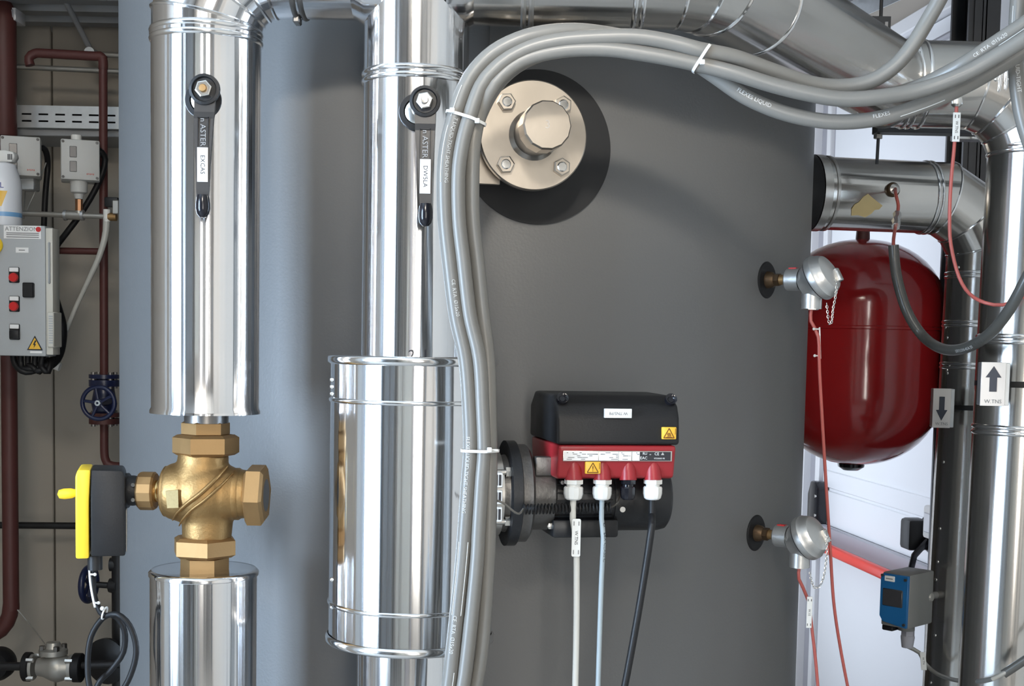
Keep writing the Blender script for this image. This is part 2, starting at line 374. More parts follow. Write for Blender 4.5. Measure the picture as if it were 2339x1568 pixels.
# right wall: seen at a grazing angle, runs away from the camera
_pf, _pn = Vector((1.18, 5.0, 0)), Vector((1.27, 4.2, 0))
WR = Fr(_pn, (_pn-_pf))
def right_wall():
    x0, _ = WR.L(1853, 700); x1, _ = WR.L(1900, 700)
    xf = -1.35
    xe = x1+1.95
    zt = WR.L(2130, 52)[1]
    o = MB(WR).box(xf, x0, .02, .18, 0, 3.42).box(xe, 7.2, .02, .18, 0, 3.42).box(x0, xe, .02, .18, zt+.05, 3.42).build('wall_right', 'wall_rear', smooth=False); struct(o)
    # frame of the door: white, grey and white strips at its far jamb, and the head
    t = thing('door_1', 'x', 'x', WR.w(x1, 0, 0)); del t['label']; del t['category']; struct(t)
    wj = x1-x0
    MB(WR).box(x0, x0+wj*.25, -.03, .06, 0, zt+.05, .004, 1).build('door_frame', 'frame_white', t)
    MB(WR).box(x0+wj*.25, x0+wj*.62, .0, .06, 0, zt+.01, .002, 1).build('seal', 'frame_grey', t)
    MB(WR).box(x0+wj*.62, x0+wj*.80, -.012, .06, 0, zt, .003, 1).build('stop', 'frame_white', t)
    MB(WR).box(x0+wj*.80, x0+wj*.88, .004, .06, 0, zt, .001, 1).build('gap_seal', 'frame_grey', t)
    MB(WR).box(x0+wj*.25, xe, -.03, .06, zt, zt+.05, .004, 1).build('door_head', 'frame_white', t)
    lf = MB(WR).box(x1-wj*.12, xe, .0, .05, .02, zt-.005, .003, 1).build('door_leaf', 'door_white', t)
    # reflected lines on the glossy leaf, put into its shape as raised bands
    for (pa, pb) in (((1905, 1078), (1905, 1118)), ((1905, 1124), (1905, 1205)), ((1905, 1212), (1905, 1232))):
        za = WR.L(*pa)[1]; zb = WR.L(*pb)[1]
        MB(WR).box(x1-wj*.05, xe-.01, -.006, .004, zb, za, .003, 1).build('rail', 'door_white', t)
    # panic bar on the door
    xb0, zb0 = WR.L(1893, 1256, -.09); zb = zb0
    xh, zh = WR.L(1862, 1160, -.05)
    pbt = thing('panic_bar', 'red panic bar with black end housings across the white door', 'door bar', WR.w(xh, -.05, zb))
    xm0 = WR.L(1843, 1150, -.05)[0]; xm1 = WR.L(1864, 1150, -.05)[0]
    za = WR.L(1862, 1105, -.07)[1]; zc = zb-.05
    MB(WR).prism([(xm0+.02, zc), (xm0, zc+.05), (xm0, za-.05), (xm0+.03, za), (xm1-.03, za), (xm1, za-.02), (xm1, zc+.02), (xm1-.03, zc)], -.05, -.002, .008, 2).build('housing', 'black_gloss', pbt)
    for pp in ((1862, 1134), (1861, 1178)):
        xx, zz = WR.L(*pp, -.051); MB().cyl(WR.w(xx, -.048, zz), -WR.y, .006, .004, 12).build('screw', 'zinc', pbt)
    xm2, _ = WR.L(2062, 1220, -.09); xm3, _ = WR.L(2110, 1220, -.09)
    MB(WR).box(xm1-.02, xm2+.03, -.105, -.072, zb-.018, zb+.018, .012, 3).build('bar', 'bar_red', pbt)
    MB(WR).box(xm1-.02, xm2+.25, -.03, -.008, zb-.005, zb+.055, .004, 1).build('back_plate', 'frame_grey', pbt)
    xh2, zh2 = WR.L(2085, 1222, -.09)
    MB(WR).box(xm2+.03, xm3-.05, -.115, -.05, WR.L(2080, 1258, -.1)[1], WR.L(2080, 1186, -.1)[1], .012, 2).build('housing', 'black_plastic', pbt)
    xk, zk = WR.L(2112, 1218, -.06)
    MB().lathe([(0, 0), (.062, 0), (.062, .03), (.052, .042), (0, .042)], 28, axis_frame(WR.w(xk, -.012, zk), -WR.y)).build('lock_disc', 'black_gloss', pbt)
    xa_, za_ = WR.L(2104, 1236, -.08); xb2, zb2 = WR.L(2080, 1304, -.11)
    MB().tube([WR.w(xa_, -.06, za_), WR.w((xa_+xb2)/2, -.10, (za_+zb2)/2), WR.w(xb2, -.11, zb2)], .014, 8, flat=.5).build('lever', 'black_gloss', pbt)
    xw0, zw0 = WR.L(2113, 1228, -.14); xw1, zw1 = WR.L(2150, 1163, -.14)
    t2 = thing('lock_box', 'small clear-fronted white box beside the black lock on the door', 'lock box', WR.w(xw0, -.1, zw0))
    MB(WR).box(xw0, xw1+.1, -.15, -.05, zw0, zw1, .008, 2).build('case', 'white_plastic', t2)
    MB(WR).box(xw0+.012, xw1+.06, -.153, -.148, zw0+.018, zw1-.02, .003, 1).build('front_pane', 'clear_plastic', t2)
    MB(WR).box(xw0+.02, xw1+.08, -.052, -.004, zw0+.02, zw1-.02).build('base', 'white_plastic', t2)
right_wall()

# steel column behind the right-hand pipes, with the wall beyond
def column():
    Y = 3.35
    a = at(2213, 50, Y); b = at(2285, 50, Y)
    o = MB().box(a.x, b.x, Y, Y+.012, 0, 3.42).box(a.x, b.x, Y+.13, Y+.142, 0, 3.42).box((a.x+b.x)/2-.006, (a.x+b.x)/2+.006, Y, Y+.14, 0, 3.42)\
        .box(a.x+.012, a.x+.018, Y-.006, Y, 0, 3.42).box(a.x+.034, a.x+.040, Y-.004, Y, 0, 3.42).build('steel_column', 'column', smooth=False)
    tag(o, 'dark steel column rising behind the right-hand insulated pipes', 'column')
column()

# ------------------------------------------------------------------ buffer tank
TX, TY, TR = -.0997, 2.798, .698
def tank_point(ang, z, off=0.0):
    n = Vector((math.sin(ang), -math.cos(ang), 0)); return Vector((TX, TY, z))+n*(TR+off)
def tank_hit(px, py):
    return ray_cyl(px, py, (TX, TY, 0), (0, 0, 1), TR)
tank = thing('buffer_tank', 'large matt grey cylindrical tank standing behind the shiny pipes', 'tank', (TX, TY, 0))
MB().lathe([(0, .06), (TR-.02, .06), (TR, .08), (TR, 3.05), (TR-.03, 3.10), (0, 3.16)], 256, Matrix.Translation((TX, TY, 0))).build('shell', 'tank_grey', tank)
MB().lathe([(0, 0), (TR-.08, 0), (TR-.08, .07), (0, .07)], 64, Matrix.Translation((TX, TY, 0))).build('plinth', 'black_rubber', tank)
def tank_strip():
    a = tank_hit(1118, 100); b = tank_hit(1184, 100)
    aa = math.atan2(a.x-TX, -(a.y-TY)); ab = math.atan2(b.x-TX, -(b.y-TY))
    vs = []; fs = []; n = 8
    z1 = at(1150, 300, 2.1).z
    for z in (z1, 3.0):
        for i in range(n+1):
            t = aa+(ab-aa)*i/n
            vs += [tank_point(t, z, .0025), tank_point(t, z, -.004)]
    w = 2*(n+1)
    for i in range(n): fs.append([2*i, 2*i+2, w+2*i+2, w+2*i])
    for i in (0, n): fs.append([2*i, 2*i+1, w+2*i+1, w+2*i])
    fs.append([2*i for i in range(n+1)]+[2*i+1 for i in range(n, -1, -1)])
    MB().add(vs, fs).build('cover_strip', 'tank_grey', tank, ang=20)
tank_strip()

# ------------------------------------------------------------------ insulated pipes
def wobble(seed, k=1.0):
    rnd = random.Random(seed); ks = (3, 5, 7, 11, 17, 26, 37, 53, 71); am = (.0022, .0018, .0016, .0014, .0011, .0008, .0006, .00042, .0003)
    ph = [rnd.uniform(0, 6.28) for _ in ks]; sc_ = [rnd.uniform(.6, 1.4) for _ in ks]
    return lambda t: k*sum(a*q*math.sin(n*t+p) for n, a, p, q in zip(ks, am, ph, sc_))
def vpipe(name, x, y, r, z0, z1, mat, parent, seed, top=True, bot=True, lip=0.0, k=1.0):
    p = []
    if bot: p += [(0, z0)]
    if lip: p += [(r-.004, z0), (r+lip, z0), (r+lip, z0+.004), (r, z0+.008)]
    else: p += [(r, z0)]
    nn = max(2, int((z1-z0)/.1))
    for i in range(1, nn): p.append((r, z0+(z1-z0)*i/nn))
    if lip: p += [(r, z1-.008), (r+lip, z1-.004), (r+lip, z1), (r-.004, z1)]
    else: p += [(r, z1)]
    if top: p += [(0, z1)]
    return MB().lathe(p, 320, Matrix.Translation((x, y, 0)), wobble(seed, k)).build(name, mat, parent, ang=50)
def bead(x, y, z, r, parent, w=.005, h=.0028, double=False, mat='bead'):
    p = [(r-.001, -w), (r+h*.7, -w*.6), (r+h, 0), (r+h*.7, w*.6), (r-.001, w)]
    mb = MB().lathe(p, 96, Matrix.Translation((x, y, z)))
    if double: mb.lathe(p, 96, Matrix.Translation((x, y, z-w*2.1)))
    return mb.build('bead_ring', mat, parent, ang=60)
def mitred(P, r, parent, mat, seed, names=None, beads=True, caps=(True, True), k=.8, n=224):
    """sheet-metal pipe along a polyline; each length is cut on the mitre and is a piece of its own"""
    P = [Vector(p) for p in P]; D = [(P[i+1]-P[i]).normalized() for i in range(len(P)-1)]
    u = D[0].orthogonal().normalized()
    if abs(D[0].z) < .9: u = (Vector((0, 0, 1))-D[0]*D[0].z).normalized()
    else: u = Vector((0, -1, 0))
    wb = wobble(seed, k)
    for i in range(len(D)):
        d = D[i]
        if i:
            q = D[i-1].rotation_difference(d); u = (q @ u)
        u = (u-d*u.dot(d)).normalized(); v = d.cross(u)
        n0 = (D[i-1]+d).normalized() if i else d
        n1 = (D[i+1]+d).normalized() if i < len(D)-1 else d
        vs = []; fs = []; uvs = []; L = (P[i+1]-P[i]).length; m_ = max(1, int(L/.12))
        ring0 = []; ring1 = []
        for t in range(n):
            a = 2*math.pi*t/n; off = (u*math.cos(a)+v*math.sin(a))*(r*(1+wb(a)))
            ring0.append(P[i]+off-d*(off.dot(n0)/d.dot(n0)) if i else P[i]+off)
            ring1.append(P[i+1]+off-d*(off.dot(n1)/d.dot(n1)) if i < len(D)-1 else P[i+1]+off)
        for j in range(m_+1):
            f = j/m_
            vs += [ring0[t].lerp(ring1[t], f) for t in range(n)]
        for j in range(m_):
            for t in range(n):
                q = (t+1) % n
                fs.append([j*n+t, j*n+q, (j+1)*n+q, (j+1)*n+t])
                uvs.append([(t/n, j/m_*L), ((t+1)/n, j/m_*L), ((t+1)/n, (j+1)/m_*L), (t/n, (j+1)/m_*L)])
        if i == 0 and caps[0]: fs.append(list(range(n))); uvs.append([(0, 0)]*n)
        if i == len(D)-1 and caps[1]: fs.append([m_*n+t for t in range(n)]); uvs.append([(0, 0)]*n)
        nm = names[i] if names else ('cladding_length' if L > r*1.3 else 'elbow_gore')
        MB().add(vs, fs, uvs).build(nm, mat, parent, ang=50)
        if beads and i < len(D)-1:
            MB().tube(ring1[::2], .0026, 6, closed=True).build('seam_bead', 'bead', parent)
def ring_on(P, d, r, parent, double=False, mat='bead', w=.0045, h=.0028):
    M = axis_frame(P, d); p = [(r-.001, -w), (r+h*.7, -w*.6), (r+h, 0), (r+h*.7, w*.6), (r-.001, w)]
    mb = MB().lathe(p, 96, M)
    if double: mb.lathe([(a, b+w*2.4) for a, b in p], 96, M)
    return mb.build('bead_ring', mat, parent, ang=60)
def arc_poly(A, da, db, R, n):
    """corner points of a mitred bend that starts at A heading da and ends heading db"""
    da = Vector(da).normalized(); db = Vector(db).normalized(); tot = da.angle(db); ax = da.cross(db).normalized()
    s = ax.cross(da).normalized(); cen = Vector(A)+s*R; out = []
    st = tot/n
    for i in range(n):
        a = (i+.5)*st; rr = R/math.cos(st/2)
        q = Matrix.Rotation(a, 3, ax); out.append(cen+(q @ (-s))*rr)
    end = cen+(Matrix.Rotation(tot, 3, ax) @ (-s))*R
    return out, end

# left riser: straight length above the brass valve, mitred elbow, run to the centre riser
P1 = at(471, 500, 1.95); X1, Y1, R1 = P1.x, 1.95, .0777
P2 = at(943, 700, 1.95); X2, Y2, R2 = P2.x, 1.95, .0752
zH = at(750, -84, 1.95).z
RH = .073
t1 = thing('insulated_pipe', 'left aluminium-clad riser above the brass valve, bending right at the top', 'pipe', (X1, Y1, at(471, 946, 1.95).z))
zb1 = at(471, 944, 1.95).z; zr1 = at(471, 84, 1.95).z
vpipe('cladding_length', X1, Y1, R1, zb1, zr1, 'aluminium', t1, 11, True, True, .0022)
bead(X1, Y1, zr1+.004, R1, t1, .0055, .003, True)
co, en = arc_poly((X1, Y1, zH-.105), (0, 0, 1), (1, 0, 0), .105, 4)
xl = at(812, 0, 1.95).x
mitred([(X1, Y1, zr1)]+co+[(xl, Y1, zH)], R1*.995, t1, 'aluminium', 12, caps=(False, True))
ring_on((at(678, 0, 1.95).x, Y1, zH), (1, 0, 0), R1, t1, True, 'steel_dark')
MB().box(at(678, 0, 1.95).x-.004, at(678, 0, 1.95).x+.006, Y1-.012, Y1+.012, zH-R1-.009, zH-R1+.001, .002, 1).build('clamp_lug', 'steel_dark', t1)

# lower left pipe, below the brass valve
zt = at(466, 1304, 1.95).z
t2 = thing('insulated_pipe', 'short aluminium-clad pipe end below the brass valve', 'pipe', (X1-.003, Y1, 0.3))
vpipe('cladding_length', X1-.002, Y1, R1, .25, zt, 'aluminium', t2, 13, False, True)
MB().lathe([(0, .002), (R1-.006, .002), (R1-.002, .003), (R1+.0022, -.001), (R1+.002, -.006), (R1, -.007)], 128, Matrix.Translation((X1-.002, Y1, zt))).build('end_cap', 'aluminium', t2, ang=60)

# centre riser with tee
zc0 = at(943, 826, 1.95).z
t3 = thing('insulated_pipe', 'centre aluminium-clad riser with the second lever, between the hoses and left riser', 'pipe', (X2, Y2, .2))
zr2 = at(944, 178, 1.95).z
zd1 = at(905, 824, 1.93).z; zd0 = at(905, 1458, 1.93).z
vpipe('cladding_length', X2, Y2, R2, .2, zd0-.004, 'aluminium', t3, 21)
vpipe('cladding_length', X2, Y2, R2, zd1+.004, zr2, 'aluminium', t3, 21)
vpipe('cladding_length', X2, Y2, R2*1.004, zr2, 3.1, 'aluminium', t3, 22)
bead(X2, Y2, zr2+.002, R2, t3, .005, .003, True)
for sx in (-1, 1):
    MB().lathe([(R1*1.004, .090), (R1*1.02, .086), (R1*1.16, .070), (R1*1.165, .045)], 96, axis_frame((X2, Y2, zH), (sx, 0, 0)), wobble(5)).build('tee_collar', 'aluminium', t3, ang=50)
def marker_writing():
    for s_, px_ in (('2', 940), ('1', 972)):
        h = ray_cyl(px_, 812, (X2, Y2, 0), (0, 0, 1), R2); a0 = math.atan2(h.x-X2, -(h.y-Y2))
        fn = lambda x, y: (X2+(R2+.0012)*math.sin(a0+x/R2), Y2-(R2+.0012)*math.cos(a0+x/R2), h.z+y+x*.15)
        MB().text(s_, .020, fn).build('marker_digit', 'ink', t3)
marker_writing()

# wide drum around the lower centre riser
XD = at(938, 1150, 1.93).x; YD, RD = 1.95, .1205
zd1 = at(905, 824, 1.93).z; zd0 = at(905, 1458, 1.93).z
t4 = thing('insulation_drum', 'wide aluminium-clad drum around the centre riser, beside the red pump', 'drum', (X2, Y2, zd0))
vpipe('cladding_length', XD, YD, RD, zd0, zd1, 'aluminium', t4, 31, k=1.0)
for zz in (zd1, zd0):
    s_ = 1 if zz == zd1 else -1
    MB().lathe([(R2+.001, s_*.0065), (RD+.002, s_*.0065), (RD+.0042, s_*.004), (RD+.0042, -s_*.003), (RD+.001, -s_*.006)], 128, Matrix.Translation((XD, YD, zz))).build('end_rim', 'bead', t4, ang=50)
bead(XD, YD, at(905, 915, 1.93).z, RD, t4, .004, .0022)
bead(XD, YD, at(905, 1376, 1.93).z, RD, t4, .004, .0022)
for py in (868, 884, 900, 1325, 1388):
    h = ray_cyl(757, py, (XD, YD, 0), (0, 0, 1), RD); n_ = (h-Vector((XD, YD, h.z))).normalized()
    MB().sphere(h, .0038, 10, 6, n_, .7).build('rivet', 'zinc', t4)

# overhead run to the right: along, back past the tank, along again, then down in front of the column
zR = at(1250, -66, 1.95).z
Rr = .0770
t5 = thing('insulated_pipe', 'large overhead clad pipe bending back past the tank, then down at the right edge', 'pipe', (.2, 1.95, 0))
Ee = at(2036, 192, 2.46)
Aa = Vector((at(1524, -60, 1.95).x, 1.95, zR))
dirb = (Ee-Aa).normalized()
for _ in range(12):
    co, en = arc_poly(Aa, (1, 0, 0), dirb, .11, 3); dirb = (Ee-en).normalized()
Q = Ee.copy()
Yp = Q.y
Xv = at(2350, 500, Yp).x
co2, en2 = arc_poly((Xv-.135, Yp, Q.z), (1, 0, 0), (0, 0, -1), .135, 4)
xs_ = at(1072, 0, 1.95).x
path5 = [(xs_, 1.95, zR)]+co+[Q]+co2+[(Xv-.018, Yp, .2)]
mitred(path5, Rr, t5, 'aluminium_dull', 41, caps=(True, True))
for px in (1196,): ring_on((at(px, 0, 1.95).x, 1.95, zR), (1, 0, 0), Rr, t5, True, 'steel')
ring_on((at(1446, 0, 1.95).x, 1.95, zR), (1, 0, 0), Rr, t5, True)
ring_on(en+dirb*.10, dirb, Rr, t5)
ring_on((at(2108, 0, Yp).x, Yp, Q.z), (1, 0, 0), Rr, t5)
ring_on((at(2072, 0, Yp).x, Yp, Q.z), (1, 0, 0), Rr, t5, True)
ring_on((at(2258, 0, Yp).x, Yp, Q.z), (1, 0, 0), Rr, t5, True)
def lean(z, x, top, k): return x-k*(top-z)/(top-.2)
for py in (340, 770, 975, 1640): bead(lean(at(2330, py, Yp).z, Xv, co2[-1].z, .018), Yp, at(2330, py, Yp).z, Rr, t5, .005, .003, True)
for px in (2275, 2304):
    h = ray_cyl(px, 181, (0, Yp, Q.z), (1, 0, 0), Rr); MB().sphere(h, .0042, 10, 6, (0, -1, 0), .7).build('rivet', 'zinc', t5)

# outlet pipe from the tank, elbow down behind the front pipe
Yo = 2.86; Ro = .0765
zo = at(2000, 444, Yo).z
Xo0 = at(1862, 440, Yo).x
Yo2 = 2.93
Xo = at(2236, 800, Yo2).x
t6 = thing('insulated_pipe', 'clad outlet pipe from the tank above the red vessel, elbowing downward', 'pipe', (Xo0, Yo, .2))
dO = Vector((Xo-Xo0, Yo2-Yo, 0)).normalized()
S6 = Vector((Xo0, Yo, zo)); B6 = Vector((Xo, Yo2, zo))-dO*.14
co3, en3 = arc_poly(B6, dO, (0, 0, -1), .14, 3)
mitred([S6]+co3+[(en3.x-.022, en3.y, .2)], Ro, t6, 'aluminium_dull', 51, caps=(True, True))
MB().lathe([(Ro*.95, -.06), (Ro*1.05, -.06), (Ro*1.09, -.04), (Ro*1.08, -.022), (Ro*1.04, -.012), (Ro*.95, -.011)], 64, axis_frame(S6, dO)).build('rubber_collar', 'black_rubber', t6)
MB().lathe([(Ro*.95, -.010), (Ro*1.05, -.010), (Ro*1.05, .008), (Ro*.985, .009), (Ro*.985, .017), (Ro*1.035, .018), (Ro*1.035, .024), (Ro*.9, .025)], 96, axis_frame(S6, dO)).build('clamp_band', 'steel', t6, ang=25)
sp = lambda px: S6+dO*((at(px, 440, Yo+.03).x-S6.x)/dO.x)
ring_on(sp(2112), dO, Ro, t6, True, w=.004)
for py in (626, 737, 832): bead(lean(at(2240, py, Yo2).z, en3.x, co3[-1].z, .022), en3.y, at(2240, py, Yo2).z, Ro, t6, .004, .0025, True)
for (px, py) in ((2183, 532), (2191, 553), (2196, 581), (2197, 611), (2168, 748), (2172, 772), (2176, 838), (2171, 846), (2172, 853), (2163, 1056), (2155, 1208), (2150, 1284), (2146, 1325), (2144, 1452), (2134, 1560)):
    xl3 = lean(at(px, py, Yo2).z, en3.x, co3[-1].z, .022); h = ray_cyl(px-8, py, (xl3, en3.y, 0), (0, 0, 1), Ro); n_ = (h-Vector((xl3, en3.y, h.z))).normalized()
    MB().sphere(h, .0036, 8, 6, n_, .7).build('rivet', 'zinc', t6)
# paper tape remnant on the outlet pipe
def tape_patch():
    pts = [(1945, 478), (1952, 468), (1962, 462), (1972, 450), (1983, 443), (1992, 451), (2002, 459), (2016, 470), (2008, 479), (1998, 480), (1990, 489), (1976, 497), (1960, 492), (1945, 493)]
    c = (1979, 472); vs = []; fs = []; n = len(pts)
    rings = (0.0, .33, .66, 1.0)
    def pj(x, y, off):
        h = ray_cyl(x, y, S6, dO, Ro+off); return h
    vs.append(pj(*c, .002))
    for f in rings[1:]:
        for p in pts: vs.append(pj(c[0]+(p[0]-c[0])*f, c[1]+(p[1]-c[1])*f, .002))
    for p in pts: vs.append(pj(p[0], p[1], -.001))
    for i in range(n): fs.append([0, 1+i, 1+(i+1) % n])
    for k in range(3):
        for i in range(n): fs.append([1+k*n+i, 1+k*n+(i+1) % n, 1+(k+1)*n+(i+1) % n, 1+(k+1)*n+i])
    MB().add(vs, fs).build('tape_remnant', 'tape', t6, label='torn piece of tan paper tape')
tape_patch()
# ------------------------------------------------------------------ flange and capped stub on the tank
def tank_flange():
    h = tank_hit(1228, 337); a = math.atan2(h.x-TX, -(h.y-TY))
    n = Vector((math.sin(a), -math.cos(a), 0)); tx = Vector((math.cos(a), math.sin(a), 0))
    t = thing('flange_stub', 'steel flange with four bolts and capped stub on a black ring of the tank', 'flange', h)
    # black insulation collar lying on the curved shell
    vs = []; fs = []; nr, na = 6, 96; Rc = .1195
    for k in range(nr+1):
        r = .02+(Rc-.02)*k/nr
        for i in range(na):
            q = 2*math.pi*i/na; vs.append(tank_point(a+r*math.cos(q)/TR, h.z+r*math.sin(q), .004))
    for i in range(na):
        q = 2*math.pi*i/na; vs.append(tank_point(a+Rc*math.cos(q)/TR, h.z+Rc*math.sin(q), -.002))
    for k in range(nr+1):
        for i in range(na): fs.append([k*na+i, k*na+(i+1) % na, (k+1)*na+(i+1) % na, (k+1)*na+i])
    MB().add(vs, fs).build('insulation_collar', 'collar_black', t)
    # flange centre: its face stands clear of the shell
    FO = .105
    c = ray_plane(1219, 309, Vector((TX, TY, 0))+n*(TR+FO), n)
    base = c-n*FO
    MB().cyl(base, n, .046, FO-.018, 40).build('neck', 'steel_dark', t)
    MB().lathe([(0, -.018), (.077, -.018), (.0805, -.016), (.0812, -.002), (.0795, 0), (0, 0)], 96, axis_frame(c, n)).build('flange_plate', 'steel_flange', t, ang=30)
    for (sx, sz) in ((-1, -1), (1, -1), (-1, 1), (1, 1)):
        p = c+tx*(.0425*sx)+Vector((0, 0, .0455*sz))
        b = MB().hexa(p, n, .0135, 0, .009, .1, .3+sx*.2).build('bolt', 'steel_flange', t, ang=25)
        MB().lathe([(0, .0105), (.006, .0103), (.0075, .009), (.0075, .008)], 20, axis_frame(p, n)).build('bolt_end', 'zinc', b)
    MB().lathe([(.030, -.004), (.0375, .0), (.034, .004), (.0315, .007)], 40, axis_frame(c, n)).build('weld_seam', 'steel', t)
    MB().lathe([(.0, 0), (.0315, 0), (.0318, .055), (.031, .056)], 48, axis_frame(c, n)).build('stub', 'steel_dark', t, ang=30)
    cp = MB().lathe([(.0, .056), (.0345, .056), (.0355, .060), (.0352, .094), (.033, .098), (0, .098)], 14, axis_frame(c, n)).build('cap', 'steel_flange', t, ang=20)
    # square plate behind the flange
    q = c-n*.045-tx*.062-Vector((0, 0, .052))
    M = Fr(q, tx).M
    mb = MB(Fr(q, tx)); mb.box(-.016, .02, -.004, .004, -.018, .03, .001, 1).build('plate_tab', 'steel_flange', t)
    mb = MB(Fr(q, tx)); mb.box(-.004, .004, .0, .05, -.01, .0).build('plate_bracket', 'steel_dark', t)
    f2 = Fr(c+n*.0985, tx)
    def fn(x, y): return f2.w(x, 0, y)
    MB().text('3', .017, fn).build('stamped_digit', 'steel', cp)
tank_flange()

# ------------------------------------------------------------------ ball-valve levers on the risers
def lever(px, py, Xp, Yp_, Rp, lab, tagtext, px_b, py_b, brass_nut, seal_dx):
    zz = at(px, py, Yp_-Rp-.035).z
    o = at(px, py, Yp_-Rp-.035); F = Fr(o)                      # plane of the lever
    t = thing('valve_lever', lab, 'valve lever', o)
    sp_ = Vector((o.x+seal_dx, Yp_-Rp-.001, o.z-.009))
    MB().lathe([(.020, -.004), (.0245, 0), (.0255, .004), (.0245, .008), (.018, .009)], 40, axis_frame(sp_, (0, -1, 0))).build('seal_ring', 'black_rubber', t)
    MB().lathe([(0, -.01), (.019, -.01), (.019, .006), (.012, .010), (0, .010)], 32, axis_frame(sp_, (0, -1, 0))).build('gland', 'zinc', t)
    MB().cyl(sp_, Vector((o.x, o.y, o.z))-sp_, .010, .034, 20).build('spindle', 'steel', t)
    # head of the lever: dished black ring, then the flat bar bending down to the grip
    MB().lathe([(0, -.004), (.020, -.004), (.0212, .0), (.0208, .005), (.017, .006), (.0155, .002), (0, .002)], 40, axis_frame(o, (0, -1, 0))).build('lever_head', 'black_plastic', t)
    nut = MB().hexa(o, (0, -1, 0), .0115, .0, .011, .1, .2).build('nut', 'zinc', t, ang=25)
    MB().lathe([(0, .0155), (.0045, .015), (.0055, .0135), (.0055, .010)], 20, axis_frame(o, (0, -1, 0))).build('stem_end', brass_nut, nut)
    x_b, z_b = F.L(px_b, py_b, 0)
    ln = -z_b
    def bx(z): return x_b*(-z/ln)
    segs = [(-.010, .0142, 0), (-.030, .0140, -.001), (-.040, .0135, -.006), (-.06, .0125, -.007), (-.10, .0098, -.008), (-ln+.012, .0085, -.008), (-ln, .0075, -.008)]
    vs = []; fs = []
    for (z, hw, y) in segs:
        vs += [(bx(z)-hw, y-.0015, z), (bx(z)+hw, y-.0015, z), (bx(z)+hw, y+.0045, z), (bx(z)-hw, y+.0045, z)]
    for i in range(len(segs)-1):
        a = 4*i
        for k in range(4): fs.append([a+k, a+(k+1) % 4, a+4+(k+1) % 4, a+4+k])
    fs += [[0, 1, 2, 3], [len(vs)-4+k for k in range(4)]]
    bar = MB(F).add(vs, fs).build('lever_bar', 'handle_brown', t, ang=20)
    # raised rim of the name field and the letters
    zc_ = -.058
    fx = lambda z: bx(z)
    mb = MB(F)
    for (a, b, c_, d) in ((-.0075, -.0065, zc_-.020, zc_+.020), (.0065, .0075, zc_-.020, zc_+.020), (-.0075, .0075, zc_+.019, zc_+.020)):
        mb.box(fx(zc_)+a, fx(zc_)+b, -.0095, -.0075, c_, d)
    mb.build('name_field', 'black_plastic', bar)
    def fn(x, y): return F.w(fx(zc_)+y, -.0105, zc_+.0185-x)
    MB().text('n ASTER', .0105, fn, 'LEFT').build('name_letters', 'print_grey', bar)
    zl = -.102
    MB(F).box(fx(zl)-.0072, fx(zl)+.0072, -.0108, -.009, zl-.023, zl+.023).build('label_strip', 'label_white', t)
    def fn2(x, y): return F.w(fx(zl)+y, -.0112, zl-x)
    MB().text(tagtext, .0085, fn2).build('label_text', 'ink', t)
    # egg-shaped grip
    g = F.w(bx(-ln), -.006, -ln-.006)
    MB().lathe([(0, -.017), (.0045, -.0162), (.0082, -.012), (.0098, -.005), (.0098, .002), (.0088, .010), (.0078, .014), (0, .0145)], 24, axis_frame(g, (0, 0, 1))).build('grip', 'black_gloss', t)
lever(468, 205, X1, Y1, R1, 'black lever with white label on the left riser', 'EXCAS', 466, 460, 'brass', -.009)
lever(971, 232, X2, Y2, R2, 'black lever with white label on the centre riser, beside the grey hoses', 'DW5LA', 973, 480, 'zinc', -.013)

